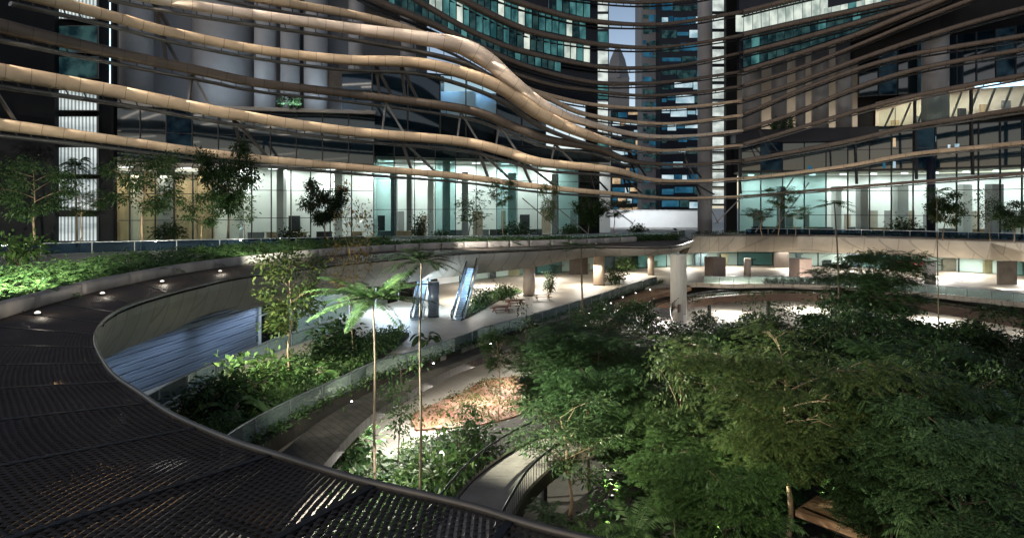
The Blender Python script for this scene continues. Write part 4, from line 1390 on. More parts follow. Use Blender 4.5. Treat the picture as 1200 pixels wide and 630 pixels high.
FLOODS = [((-27.5, 33, 15.5), (-39, 47, 10.8), 52000, 58, (.95, 1, .8)),  # unseen spots without fittings, several added to brighten trees and fascia
          ((-20, 62, 14.5), (-30, 72, 11.5), 9000, 70, (.95, 1, .85)),
          ((-8, 21, 12.0), (-11.5, 43, 6.5), 14000, 34, (.97, 1, .84)),
          ((-5, 16, 12.5), (-7, 43, 0), 10000, 30, (1, .97, .86)),
          ((-20.5, 34, 14.5), (7, 38.5, 7.5), 125000, 44, (.96, 1, .84)),
          ((-21.5, 38, 12.5), (-15, 48, 7), 20000, 70, (1, .98, .8)),
          ((2, 13, 14.0), (11, 31, 6), 6000, 60, (1, .94, .7)),
          ((8, 11, 14), (24, 38, 5), 2500, 80, (1, .95, .8)),
          ((21, 88, 9.5), (20, 64, 4), 22000, 64, (1, .95, .85)),
          ((50, 104, 4.6), (56, 125, 9.5), 9000, 130, (1, .96, .88)),
          ((74, 96, 4.8), (84, 106, 9.5), 5000, 130, (1, .96, .88)),
          ((40, 118, 12.6), (36, 64, 4), 22000, 75, (1, .97, .86)),
          ((-44, 78, 12), (-46, 84, 16), 2200, 110, (1, 1, .85)),
          ((-55, 70, 12), (-58, 77, 16), 2200, 110, (1, 1, .85)),
          ((-36, 84, 12), (-40, 88, 16), 2200, 110, (1, 1, .85)),
          ((4, 30, 1.2), (6, 36, 8), 900, 90, (1, .9, .7)),
          ((-6, 84, 13.5), (0, 93, 11), 3500, 120, (1, .96, .88))]
for x, y, p in ((18, 94, 4000), (34, 100, 6000), (48, 104, 7000), (62, 94, 7000), (70, 82, 6000), (46, 92, 2500), (30, 92, 2500)):
    area((x, y, 2.2), (x, y, 0), p * .2, 3, 3, (1, .96, .88))
for k in range(14, 92, 9):
    q, q2 = PI[k], PI[k] - PO[k]
    q2 = q2 / np.linalg.norm(q2)
    area((q[0] + q2[0] * .3, q[1] + q2[1] * .3, 3.1), (q[0] + q2[0] * 2.2, q[1] + q2[1] * 2.2, 0), 800, 2.5, .3, (1, .95, .86))
for a, b, p, dg, c in FLOODS:
    spot(a, b, p, dg, c)

# ================================================================== PLANTS
NP = np.random.default_rng


def unit(v):
    return v / (np.linalg.norm(v, axis=-1, keepdims=True) + 1e-9)


def leaves(rg, base, dirs, L, W, droop=.25):
    """rhombic leaves: arrays base (n,3), dirs (n,3), L, W (n,)"""
    n = len(base)
    d = unit(dirs)
    ref = unit(rg.normal(size=(n, 3)) * .45 + np.array((0, 0, 1.0)))
    s = unit(np.cross(d, ref))
    mid = base + d * (L * .45)[:, None]
    tip = base + d * L[:, None] + np.array((0, 0, -1.0)) * (L * droop)[:, None]
    return np.stack([base, mid + s * W[:, None] * .5, tip, mid - s * W[:, None] * .5], 1)


def fronds(rg, org, dirs, L, pairs, lw, ll, droop=.5, stem=True):
    """pinnate fronds: org, dirs (n,3), L (n,); leaflets on both sides of a bending rachis"""
    n = len(org)
    d = unit(dirs)
    hz = d.copy()
    side = unit(np.cross(d, np.tile((0, 0, 1.0), (n, 1))) + 1e-4)
    t = np.linspace(.12, 1, pairs)

    def pos(u):
        return org[:, None, :] + d[:, None, :] * (u[None, :, None] * L[:, None, None]) + np.array((0, 0, -1.0)) * (droop * L[:, None, None] * (u[None, :, None] ** 2))
    p = pos(t)
    tan = unit(d[:, None, :] + np.array((0, 0, -1.0)) * (2 * droop * t[None, :, None]))
    prof = np.sin(np.pi * np.clip(t * .86 + .1, 0, 1)) ** .7
    out = []
    for sg in (-1, 1):
        ld = unit(side[:, None, :] * sg + tan * .55 + np.array((0, 0, -.25)) + rg.normal(size=(n, pairs, 3)) * .1)
        le = ll * L[:, None] * prof[None, :]
        b = p
        tip = b + ld * le[..., None]
        wv = tan * (lw * L[:, None, None])
        midp = b + ld * (le * .5)[..., None]
        q = np.stack([b, midp + wv * .5, tip, midp - wv * .5], 2)
        out.append(q.reshape(-1, 4, 3))
    if stem:
        u = np.linspace(0, 1, 6)
        pp = pos(u)
        ws = side[:, None, :] * (.012 * L[:, None, None]) * (1.15 - u)[None, :, None]
        q = np.stack([pp[:, :-1] - ws[:, :-1], pp[:, :-1] + ws[:, :-1], pp[:, 1:] + ws[:, 1:], pp[:, 1:] - ws[:, 1:]], 2)
        out.append(q.reshape(-1, 4, 3))
    return np.concatenate(out)


PROTO = {}


def proto(name, trunk_mb, bark, V, leaf):
    me = bpy.data.meshes.new(name + '_trunk')
    me.from_pydata(trunk_mb.v, [], trunk_mb.f)
    me.polygons.foreach_set('use_smooth', np.ones(len(me.polygons), bool))
    me.materials.append(M[bark])
    n = len(V)
    mc = bpy.data.meshes.new(name + '_crown')
    mc.vertices.add(n * 4)
    mc.vertices.foreach_set('co', np.ascontiguousarray(V, dtype=np.float32).ravel())
    mc.loops.add(n * 4)
    mc.loops.foreach_set('vertex_index', np.arange(n * 4, dtype=np.int32))
    mc.polygons.add(n)
    mc.polygons.foreach_set('loop_start', np.arange(0, n * 4, 4, dtype=np.int32))
    mc.polygons.foreach_set('loop_total', np.full(n, 4, dtype=np.int32))
    mc.update(calc_edges=True)
    mc.materials.append(M[leaf])
    PROTO[name] = (me, mc)


def skeleton(rg, H, cb, cr, n_limb, n_sub, r0, rise=.5, wob=.25, forks=0):
    """trunk + limbs; returns mesh builder and tip positions with directions"""
    mb = MB()
    tr = [(0, 0, 0)]
    k = 7
    for i in range(1, k + 1):
        tr.append((tr[-1][0] + rg.normal() * wob * .3, tr[-1][1] + rg.normal() * wob * .3, H * .92 * i / k))
    trc = catmull(tr, 16)
    mb.tube(trc, np.linspace(r0, r0 * .22, 16), 7)
    tips, tdir = [], []
    for i in range(n_limb):
        u = cb + (1 - cb) * (i + rg.random()) / n_limb
        zi = u * H * .92
        b = np.array([np.interp(zi, trc[:, 2], trc[:, 0]), np.interp(zi, trc[:, 2], trc[:, 1]), zi])
        an = i * 2.4 + rg.normal() * .4
        prof = math.sin(math.pi * min(1, .25 + .72 * (1 - (u - cb) / (1 - cb + 1e-6)) * 1.0)) * .6 + .45
        ln = cr * prof * rg.uniform(.7, 1.12)
        d = np.array([math.cos(an), math.sin(an), rise * rg.uniform(.5, 1.4)])
        e = b + d * ln
        m_ = (b + e) / 2 + np.array((rg.normal() * .1, rg.normal() * .1, .12)) * ln * .5
        c = catmull([b, m_, e], 7)
        rl = r0 * .42 * (1.15 - u * .6)
        mb.tube(c, np.linspace(rl, rl * .2, 7), 5)
        tips.append(e)
        tdir.append(d)
        for j in range(n_sub):
            v = rg.uniform(.35, .95)
            q = c[int(v * 6)]
            an2 = an + rg.uniform(-1.3, 1.3)
            d2 = np.array([math.cos(an2), math.sin(an2), rise * rg.uniform(.1, 1.3)])
            e2 = q + d2 * ln * rg.uniform(.3, .55)
            mb.tube([q, (q + e2) / 2 + np.array((0, 0, .05 * ln)), e2], [rl * .4, rl * .25, rl * .1], 4)
            tips.append(e2)
            tdir.append(d2)
    return mb, np.array(tips), np.array(tdir)


def tree_simple(name, seed, H, cb, cr, nl, ns, r0, per, L, W, spread, bark, leaf, rise=.45, flat=.6):
    rg = NP(seed)
    mb, tips, td = skeleton(rg, H, cb, cr, nl, ns, r0, rise)
    n = len(tips) * per
    idx = np.repeat(np.arange(len(tips)), per)
    dens = rg.uniform(.15, 1.0, len(tips))
    keep = rg.random(n) < dens[idx]
    idx = idx[keep]
    n = len(idx)
    off_ = rg.normal(size=(n, 3)) * spread * np.array((1, 1, flat))
    base = tips[idx] + off_
    dr = unit(off_ + td[idx] * .3) + rg.normal(size=(n, 3)) * .5 + np.array((0, 0, -.15))
    V = leaves(rg, base, dr, L * rg.uniform(.6, 1.3, n), W * rg.uniform(.7, 1.25, n))
    proto(name, mb, bark, V, leaf)


def tree_feather(name, seed, H, cb, cr, nl, ns, r0, per, L, pairs, spread, bark, leaf, rise=.3, flat=.16, lw=.1, ll=.3, droop=.3):
    rg = NP(seed)
    mb, tips, td = skeleton(rg, H, cb, cr, nl, ns, r0, rise)
    n = len(tips) * per
    idx = np.repeat(np.arange(len(tips)), per)
    keep = rg.random(n) < (rg.uniform(.1, 1.0, len(tips)) ** 1.2)[idx]
    idx = idx[keep]
    n = len(idx)
    off_ = rg.normal(size=(n, 3)) * spread * np.array((1, 1, flat))
    an = rg.uniform(0, 2 * np.pi, n)
    dr = np.stack([np.cos(an), np.sin(an), rg.normal(size=n) * .25 + .1], 1) + td[idx] * .6
    V = fronds(rg, tips[idx] + off_, dr, L * rg.uniform(.6, 1.25, n), pairs, lw, ll, droop, stem=False)
    proto(name, mb, bark, V, leaf)


def tree_palm(name, seed, H, nf, L, pairs, r0, bark, leaf, lean=.4, droop=.55, lw=.028, ll=.22, up=.45):
    rg = NP(seed)
    mb = MB()
    tr = catmull([(0, 0, 0), (lean * .2, .05, H * .35), (lean * .45, -.05, H * .7), (lean, 0, H)], 14)
    mb.tube(tr, np.linspace(r0, r0 * .6, 14), 8)
    an = np.arange(nf) * 2.39996 + rg.normal(size=nf) * .2
    el = np.linspace(.1, 1.0, nf) * 1.0 * (up / .45) + rg.normal(size=nf) * .1
    dr = np.stack([np.cos(an), np.sin(an), el], 1)
    V = fronds(rg, np.tile(tr[-1], (nf, 1)), dr, L * rg.uniform(.75, 1.1, nf), pairs, lw, ll, droop)
    proto(name, mb, bark, V, leaf)


def plant_fern(name, seed, nf, L, leaf, pairs=16, droop=.55, up=.9):
    rg = NP(seed)
    mb = MB().cyl((0, 0, 0), .05 * L, .15 * L, 6)
    an = rg.uniform(0, 2 * np.pi, nf)
    dr = np.stack([np.cos(an), np.sin(an), rg.uniform(.3, 1.3, nf) * up], 1)
    V = fronds(rg, np.tile((0, 0, .1 * L), (nf, 1)), dr, L * rg.uniform(.6, 1.1, nf), pairs, .05, .2, droop)
    proto(name, mb, 'bark', V, leaf)


def plant_shrub(name, seed, r, h, n, L, W, leaf, bark='bark', stems=7):
    rg = NP(seed)
    mb = MB()
    tips = []
    for i in range(stems):
        an = i * 2.4 + rg.normal() * .4
        rad = r * math.sqrt((i + .5) / stems) * .85
        e = np.array((math.cos(an) * rad, math.sin(an) * rad, h * rg.uniform(.45, .95) * (1 - .3 * rad / r)))
        mb.tube([(0, 0, 0), e * np.array((.45, .45, .6)), e], [.04 * h, .028 * h, .01 * h], 5)
        tips.append(e)
    tips = np.array(tips)
    idx = rg.integers(0, stems, n)
    o_ = rg.normal(size=(n, 3)) * np.array((r * .32, r * .32, h * .2))
    base = tips[idx] + o_
    base[:, 2] = np.maximum(base[:, 2], .05 * h)
    dr = unit(o_) + rg.normal(size=(n, 3)) * .4 + np.array((0, 0, .1))
    V = leaves(rg, base, dr, L * rg.uniform(.6, 1.3, n), W * rg.uniform(.7, 1.2, n), .3)
    proto(name, mb, bark, V, leaf)


def plant_broad(name, seed, n, L, W, leaf, h=.8):
    """rosette of large arching blades (banana, elephant ear)"""
    rg = NP(seed)
    mb = MB()
    V = []
    for i in range(n):
        an = i * 2.4 + rg.normal() * .3
        d = np.array((math.cos(an), math.sin(an), 0))
        s = np.array((-d[1], d[0], 0))
        ln = L * rg.uniform(.7, 1.15)
        hh = h * rg.uniform(.6, 1.2)
        st = d * ln * .18 + np.array((0, 0, hh * .65))
        mb.tube([(0, 0, 0), st * .6 + np.array((0, 0, .1)), st], [.04, .03, .02], 5)
        pr = None
        for k in range(7):
            u = k / 6
            c = st + d * ln * u * .8 + np.array((0, 0, hh * .5 * u - hh * 1.0 * u * u))
            wd = W * math.sin(math.pi * min(1, u * .92 + .06)) ** .6 * rg.uniform(.95, 1.05)
            a, b = c - s * wd * .5 + np.array((0, 0, wd * .15)), c + s * wd * .5 + np.array((0, 0, wd * .15))
            if pr is not None:
                V.append((pr[0], pr[1], c, a))
                V.append((pr[1], pr[2], b, c))
            pr = (a, c, b)
    proto(name, mb, 'bark_pale', np.array(V), leaf)


# name, seed, H, crown base, crown r, limbs, sub, trunk r, per tip, L, W, spread
tree_simple('broad_dark', 1, 10, .35, 3.0, 14, 4, .16, 161, .42, .2, .5, 'bark', 'leaf_dark')
tree_simple('broad_dark2', 2, 9, .3, 2.8, 15, 4, .14, 172, .34, .15, .48, 'bark', 'leaf_dark', rise=.6)
tree_simple('broad_mid', 3, 8, .3, 2.7, 14, 4, .14, 172, .32, .15, .45, 'bark_tan', 'leaf_mid')
tree_feather('feather_yellow', 4, 8.5, .45, 3.8, 21, 6, .17, 91, .75, 9, .62, 'bark_tan', 'leaf_yellow', rise=.22)
tree_feather('feather_mid', 5, 9.5, .4, 3.2, 21, 6, .15, 83, .75, 9, .62, 'bark', 'leaf_mid', rise=.3)
tree_feather('feather_dark', 6, 10, .4, 3.2, 22, 6, .15, 91, .75, 8, .62, 'bark', 'leaf_dark', rise=.3)
tree_palm('tall_fern_palm', 7, 13, 26, 4.6, 60, .09, 'bark', 'leaf_mid', .5, .42, .019, .15, up=.5)
tree_palm('tall_thin_palm', 8, 14, 14, 3.2, 44, .09, 'bark', 'leaf_dark', -.6, .5, .022, .17)
tree_palm('slender_umbrella', 9, 13, 11, 2.0, 16, .1, 'bark', 'leaf_mid', .5, .35, .05, .26, up=.25)
tree_palm('dark_palm', 10, 6, 18, 3.4, 34, .2, 'bark', 'leaf_dark', .3, .55, .03, .24)
tree_palm('low_palm', 11, 1.6, 20, 2.6, 30, .16, 'bark', 'leaf_fresh', .1, .45, .03, .2)
tree_simple('sapling', 12, 6, .35, 1.2, 14, 4, .06, 60, .26, .12, .26, 'bark_tan', 'leaf_yellow', rise=.8, flat=.8)
tree_simple('sapling_green', 13, 6, .3, .8, 12, 2, .05, 26, .28, .13, .25, 'bark', 'leaf_mid', rise=.7, flat=.8)
tree_feather('small_umbrella', 14, 5, .6, 2.0, 12, 4, .08, 35, .6, 8, .3, 'bark_tan', 'leaf_mid', rise=.35)
tree_simple('terrace_tree', 15, 7, .42, 2.4, 12, 4, .11, 114, .3, .14, .38, 'bark_tan', 'leaf_mid', rise=.35)
tree_simple('terrace_dark', 16, 5, .4, 1.7, 12, 4, .09, 138, .26, .13, .3, 'bark', 'leaf_dark', rise=.4)
tree_simple('multi_stem', 17, 8, .35, 2.2, 14, 4, .1, 105, .3, .1, .38, 'bark_tan', 'leaf_mid', rise=1.0)
tree_simple('rust_sapling', 18, 6, .35, 1.2, 12, 3, .05, 30, .24, .1, .28, 'bark_tan', 'leaf_rust', rise=1.2)
plant_fern('fern', 20, 26, 1.1, 'leaf_fresh')
plant_fern('fern_dark', 21, 24, 1.2, 'leaf_mid')
plant_shrub('shrub', 22, 1.0, 1.3, 520, .3, .14, 'leaf_mid')
plant_shrub('shrub_dark', 23, 1.1, 1.4, 520, .34, .16, 'leaf_dark')
plant_shrub('shrub_fresh', 24, .9, 1.2, 480, .32, .12, 'leaf_fresh')
plant_broad('broadleaf', 25, 9, 1.3, .5, 'leaf_fresh')
plant_broad('broadleaf_dark', 26, 10, 1.5, .6, 'leaf_mid', 1.1)
plant_shrub('upright_shrub', 27, .7, 2.6, 620, .3, .13, 'leaf_dark', stems=9)

_names = {}


def plant(pr, x, y, z, sc, label, name='tree', cat='tree', group=None, rot=None, sz=1.0, parts=('trunk', 'crown'), tilt=(0, 0)):
    tme, cme = PROTO[pr]
    t = thing(name, label, cat, (x, y, z), group)
    t.scale = (sc, sc, sc * sz)
    rot = (x * 7.3 + y * 3.1) % 6.28 if rot is None else rot
    t.rotation_euler = (tilt[0], tilt[1], rot)
    for nm, me in zip(parts, (tme, cme)):
        o = bpy.data.objects.new(nm, me)
        o.parent = t
        COL.objects.link(o)
    return t


def tree_at(pr, px, pyc, d, wpx, label, z0=GARDEN, H=None, crown=None, name='tree', cat='tree', group=None, sz=None, rot=None):
    """tree whose crown is centred on (px, pyc) at depth d and spans wpx survey pixels"""
    x, y, zc = S(px, pyc, d)
    return x, y, zc


DIM = {'broad_dark': (10, .68, 7.4), 'broad_dark2': (9, .68, 7), 'broad_mid': (8, .66, 6.6), 'feather_yellow': (8.5, .73, 9), 'feather_mid': (9.5, .7, 8), 'feather_dark': (10, .7, 8),
       'tall_fern_palm': (13, .97, 6), 'tall_thin_palm': (14, .97, 4.8), 'slender_umbrella': (13, .97, 3.6), 'dark_palm': (6, 1, 6), 'low_palm': (1.6, 1.4, 4.6), 'sapling': (6, .7, 2.8),
       'sapling_green': (6, .65, 2.2), 'small_umbrella': (5, .85, 4.4), 'terrace_tree': (7, .73, 5.6), 'terrace_dark': (5, .7, 4.2), 'multi_stem': (8, .75, 5.6), 'rust_sapling': (6, .7, 3)}


def grow(pr, px, pyc, d, wpx, label, z0=GARDEN, name='tree', cat='tree', group=None, rot=None, tilt=(0, 0)):
    x, y, zc = S(px, pyc, d)
    H, cf, w0 = DIM[pr]
    sc = wpx / F * d / w0
    hz = (zc - z0) / (H * cf)
    if pr.startswith(('broad', 'feather', 'terrace')) and hz > sc * 1.35:
        sc = math.sqrt(sc * hz / 1.2)
    return plant(pr, x, y, z0, sc, label, name, cat, group, rot, hz / sc, tilt=tilt)


# ---- garden trees: prototype, px, py of the crown, depth, crown width in px, label
GT = [
    ('tall_fern_palm', 440, 360, 38, 118, 'tall fern palm with bright feathery fronds left of the dark thin palm', 'palm'),
    ('tall_thin_palm', 492, 318, 36, 92, 'tall thin palm with a dark trunk before the escalators', 'palm'),
    ('slender_umbrella', 684, 292, 62, 62, 'tall bare stemmed sapling with a small leaf tuft above the lit floor', 'tree'),
    ('slender_umbrella', 985, 246, 60, 46, 'slender tree topping the right terrace edge left of the round dark terrace tree', 'tree'),
    ('slender_umbrella', 1100, 232, 58, 30, 'thin bare stem rising past the pale column on the right', 'tree'),
    ('sapling', 340, 345, 47, 66, 'sapling with yellow green leaves before the blue wall', 'tree'),
    ('rust_sapling', 414, 305, 52, 46, 'sapling with rusty yellow foliage at the terrace edge', 'tree'),
    ('sapling_green', 461, 470, 40, 44, 'thin young tree on the pale garden floor between the two tall palms', 'tree'),
    ('sapling_green', 552, 490, 42, 36, 'narrow dark sapling beside the red soil patch', 'tree'),
    ('small_umbrella', 584, 408, 50, 46, 'small umbrella shaped dark tree before the red soil', 'tree'),
    ('sapling_green', 622, 395, 56, 26, 'narrow upright sapling in front of the curved path', 'tree'),
    ('feather_dark', 700, 425, 44, 150, 'tall dark feathery tree overhanging the plank footbridge', 'tree'),
    ('multi_stem', 668, 510, 35, 130, 'multi stemmed tree with tan stems right of the plank footbridge', 'tree'),
    ('broad_mid', 762, 408, 62, 96, 'broad leaf tree at the foot of the white column', 'tree'),
    ('broad_dark', 852, 398, 62, 92, 'dark tree right of the white column below the link bridge', 'tree'),
    ('broad_dark2', 925, 400, 58, 104, 'dark round tree below the link bridge left of the forked tan tree', 'tree'),
    ('feather_mid', 1024, 340, 62, 112, 'feathery tree with a forked tan trunk before the right terrace', 'tree'),
    ('broad_dark', 1110, 412, 52, 118, 'dark spreading tree below the bright floor on the right', 'tree'),
    ('broad_dark2', 1180, 420, 48, 90, 'dark tree at the far right under the bright floor', 'tree'),
    ('feather_dark', 800, 440, 48, 130, 'dark feathery tree in the middle of the grove above the yellow green tree', 'tree'),
    ('feather_yellow', 925, 480, 30, 215, 'large yellow green feathery tree with a tan forked trunk', 'tree'),
    ('feather_mid', 820, 505, 36, 150, 'mid green layered tree left of the large yellow green one', 'tree'),
    ('broad_dark', 735, 520, 40, 110, 'dark leafy tree between the tan stemmed tree and the layered tree', 'tree'),
    ('broad_dark2', 1005, 425, 44, 120, 'dark dense tree behind the large yellow green tree', 'tree'),
    ('broad_dark', 880, 430, 46, 110, 'dark broad leaf tree in the heart of the grove', 'tree'),
    ('dark_palm', 1085, 495, 32, 130, 'dark palm with arching fronds right of the yellow green tree', 'palm'),
    ('dark_palm', 1185, 495, 27, 120, 'dark palm cut by the right edge of the view', 'palm'),
    ('feather_mid', 1125, 575, 23, 150, 'low leafy tree at the bottom right corner', 'tree'),
    ('feather_dark', 1040, 575, 26, 140, 'dark bushy tree right of the glimpsed plank walkway', 'tree'),
    ('feather_mid', 850, 610, 24, 80, 'feathery young tree at the bottom edge below the layered tree', 'tree'),
    ('low_palm', 742, 597, 25, 120, 'low tree fern with bright fronds at the bottom edge', 'tree fern'),
    ('low_palm', 690, 612, 24, 60, 'small tree fern beside the tan stems at the bottom edge', 'tree fern'),
    ('broad_dark', 1160, 470, 38, 110, 'dark tree between the two dark palms', 'tree'),
    ('sapling_green', 1062, 400, 56, 40, 'dark narrow sapling beside the forked tan tree', 'tree'),
    ('broad_dark2', 640, 462, 50, 70, 'dark tree behind the footbridge at its far bend', 'tree'),
    ('broad_mid', 720, 392, 58, 80, 'green tree just left of the white column foot', 'tree'),
    ('feather_mid', 690, 470, 38, 120, 'green feathery tree right beside the footbridge bend', 'tree'),
    ('broad_mid', 840, 455, 40, 110, 'green leafy tree between the layered tree and the grove heart', 'tree'),
    ('broad_dark2', 950, 440, 42, 100, 'dark leafy tree peering over the large yellow green crown', 'tree'),
    ('feather_mid', 1060, 520, 27, 130, 'green feathery tree right of the tan forked trunk', 'tree'),
    ('broad_mid', 1140, 515, 30, 120, 'green leafy tree left of the cut dark palm', 'tree'),
    ('low_palm', 640, 590, 27, 70, 'tree fern right under the tan stemmed tree', 'tree fern'),
    ('dark_palm', 770, 470, 36, 100, 'dark palm with arching fronds left of the layered tree', 'palm'),
    ('dark_palm', 1010, 505, 29, 100, 'dark palm between the yellow green crown and the feathery right trees', 'palm'),
    ('low_palm', 905, 604, 25, 90, 'tree fern at the bottom edge left of the plank walkway', 'tree fern'),
    ('low_palm', 1090, 604, 22, 110, 'tree fern in the dark bottom right corner', 'tree fern'),
    ('sapling_green', 720, 430, 45, 34, 'thin upright sapling rising between the dark feathery trees', 'tree'),
    ('sapling_green', 880, 385, 58, 30, 'thin upright sapling before the link bridge', 'tree'),
    ('sapling', 800, 480, 34, 60, 'yellow green sapling catching the light left of the large yellow green crown', 'tree'),
    ('multi_stem', 760, 440, 46, 90, 'multi stemmed tree with tan stems between the dark feathery trees', 'tree'),
    ('dark_palm', 1140, 480, 30, 110, 'dark palm standing close to the cut palm on the right', 'palm'),
    ('feather_dark', 655, 440, 46, 110, 'dark feathery tree leaning over the far bend of the footbridge', 'tree'),
    ('broad_dark', 715, 465, 42, 110, 'dark leafy tree behind the tan stemmed tree', 'tree'),
    ('broad_dark2', 790, 408, 56, 90, 'dark tree just right of the white column foot', 'tree'),
    ('broad_dark', 985, 402, 54, 90, 'dark tree directly behind the forked tan trunk', 'tree'),
    ('feather_dark', 1060, 455, 38, 130, 'dark feathery tree left of the arching dark palm', 'tree'),
    ('feather_mid', 790, 560, 31, 100, 'leafy tree above the bright tree fern', 'tree'),
]
for pr, px, py, d, wp, lb, ct in GT:
    nm = {'palm': 'palm_tree', 'tree fern': 'tree_fern'}.get(ct, 'tree')
    z0 = MID if px in (340, 414) else (1.5 if pr == 'low_palm' else 0)
    grow(pr, px, py, d, wp, lb, z0, nm, ct)

# ---- terrace trees
TT = [
    ('terrace_tree', 38, 222, 78, 80, 'dark staked tree at the far left of the terrace'),
    ('small_umbrella', 92, 236, 84, 56, 'small spreading tree before the ribbed light panels'),
    ('dark_palm', 90, 197, 92, 40, 'little palm silhouetted on the ribbed light panels'),
    ('terrace_tree', 168, 214, 86, 84, 'staked tree with a pale trunk before the warm lobby room'),
    ('terrace_tree', 237, 244, 88, 48, 'small bright green tree before the warm lobby panels'),
    ('terrace_dark', 266, 212, 92, 46, 'tall narrow dark tree between warm and white lobby windows'),
    ('sapling_green', 284, 240, 90, 30, 'slim sapling before the white lobby windows'),
    ('terrace_dark', 382, 240, 92, 50, 'dark round tree before the white lobby near the corner'),
    ('sapling_green', 548, 245, 104, 40, 'airy tree standing alone in front of the central lobby glass'),
    ('small_umbrella', 590, 224, 106, 30, 'small umbrella tree under the lowest ribbon'),
    ('sapling', 644, 238, 106, 18, 'thin pale sapling before the central lobby glass'),
    ('terrace_dark', 690, 250, 106, 34, 'dark tree beside the black pier at the end of the lobby'),
    ('small_umbrella', 722, 243, 108, 44, 'bright umbrella tree before the low white wall'),
    ('small_umbrella', 893, 250, 122, 32, 'first small umbrella tree from the left on the right terrace'),
    ('small_umbrella', 932, 248, 122, 28, 'second small umbrella tree from the left on the right terrace'),
    ('small_umbrella', 912, 230, 126, 34, 'dark drooping tree by the struts on the right terrace'),
    ('terrace_dark', 1105, 246, 108, 42, 'round dark tree silhouetted on the right lobby glass'),
    ('sapling_green', 1160, 244, 106, 30, 'airy light green sapling on the right terrace'),
    ('terrace_dark', 1188, 254, 100, 40, 'dark bushy tree at the right end of the terrace'),
]
for pr, px, py, d, wp, lb in TT:
    grow(pr, px, py, d, wp, lb, TERR, 'palm_tree' if pr == 'dark_palm' else 'tree', 'palm' if pr == 'dark_palm' else 'tree')

# ---- shrubs and single plants: prototype, px, py of the foot, level, size in metres-scale, label
SP = [
    ('fern', 12, 330, TERR, 2.3, 'large bright fern at the left end of the fern bed', 'fern'),
    ('shrub_fresh', 22, 312, TERR, 2.2, 'bright leafy shrub rising at the far left behind the ferns', 'shrub'),
    ('shrub_dark', 196, 283, TERR, 2.0, 'dark low shrub under the warm lobby windows', 'shrub'),
    ('shrub_dark', 340, 286, TERR, 1.6, 'dark shrub before the white lobby windows', 'shrub'),
    ('upright_shrub', 493, 284, TERR, 1.6, 'small dark upright shrub left of the far stone planter', 'shrub'),
    ('shrub_dark', 516, 283, TERR, 1.3, 'small dark bush beside the upright shrub on the far terrace', 'shrub'),
    ('shrub_dark', 604, 281, TERR, 2.0, 'round dark bush behind the far stone planter', 'shrub'),
    ('shrub_dark', 668, 278, TERR, 1.6, 'dark bush near the black pier', 'shrub'),
    ('shrub_dark', 748, 276, TERR, 1.5, 'dark bush before the right end of the low white wall', 'shrub'),
    ('shrub_dark', 1058, 275, TERR, 2.2, 'wide dark bush left of the round dark terrace tree', 'shrub'),
    ('broadleaf', 272, 495, MID, 1.9, 'plant with one big pale leaf in the mid level bed', 'plant'),
    ('shrub_fresh', 300, 468, MID, 2.2, 'tall bright leafy shrub in the mid level bed', 'shrub'),
    ('shrub', 262, 486, MID, 1.7, 'broad green shrub at the rim side of the mid level bed', 'shrub'),
    ('shrub_dark', 236, 488, MID, 1.2, 'dark shrub by the walkway railing', 'shrub'),
    ('fern', 255, 512, MID, 2.0, 'bright fern at the near tip of the mid level bed', 'fern'),
    ('broadleaf', 372, 446, MID, 1.7, 'banana leaved plant by the yellow green sapling', 'plant'),
    ('shrub_dark', 392, 428, MID, 1.4, 'dark wide shrub where the bed meets the walkway', 'shrub'),
    ('shrub', 396, 410, MID, 1.9, 'open leafy shrub on the grey walkway side', 'shrub'),
    ('fern', 420, 420, MID, 1.8, 'pale fern below the tall fern palm crown', 'fern'),
    ('broadleaf_dark', 500, 405, MID, 1.2, 'dark big leaved plant at the foot of the escalators', 'plant'),
    ('shrub', 562, 357, MID, 1.5, 'leafy shrub at the end of the bed beside the escalator', 'shrub'),
    ('shrub_fresh', 590, 352, MID, 1.6, 'low bright shrub behind the picnic tables', 'shrub'),
    ('upright_shrub', 645, 343, MID, 1.2, 'small plant behind the round tan column', 'shrub'),
    ('shrub', 722, 332, MID, 1.8, 'shrub at the curve of the timber path', 'shrub'),
    ('shrub_fresh', 733, 318, MID, 2.0, 'bright shrub left of the slim tan column', 'shrub'),
    ('broadleaf_dark', 508, 560, 0, 1.5, 'dark elephant ear plant left of the footbridge', 'plant'),
    ('broadleaf', 440, 556, 0, 1.8, 'bright big leaved plant at the foot of the tall fern palm', 'plant'),
    ('shrub', 405, 552, 0, 2.2, 'green shrub behind the mesh rim left of the tall fern palm', 'shrub'),
    ('fern', 480, 572, 0, 2.2, 'bright fern at the foot of the dark thin palm', 'fern'),
    ('shrub_fresh', 520, 580, 0, 1.9, 'bright shrub beside the garden lamp', 'shrub'),
    ('shrub', 555, 540, 0, 1.8, 'green shrub against the footbridge railing', 'shrub'),
]
for pr, px, py, z, sc, lb, ct in SP:
    x, y, _ = P(px, py, z)
    plant(pr, x, y, z, sc, lb, ct.replace(' ', '_'), ct, None, parts=('stem', 'foliage'))


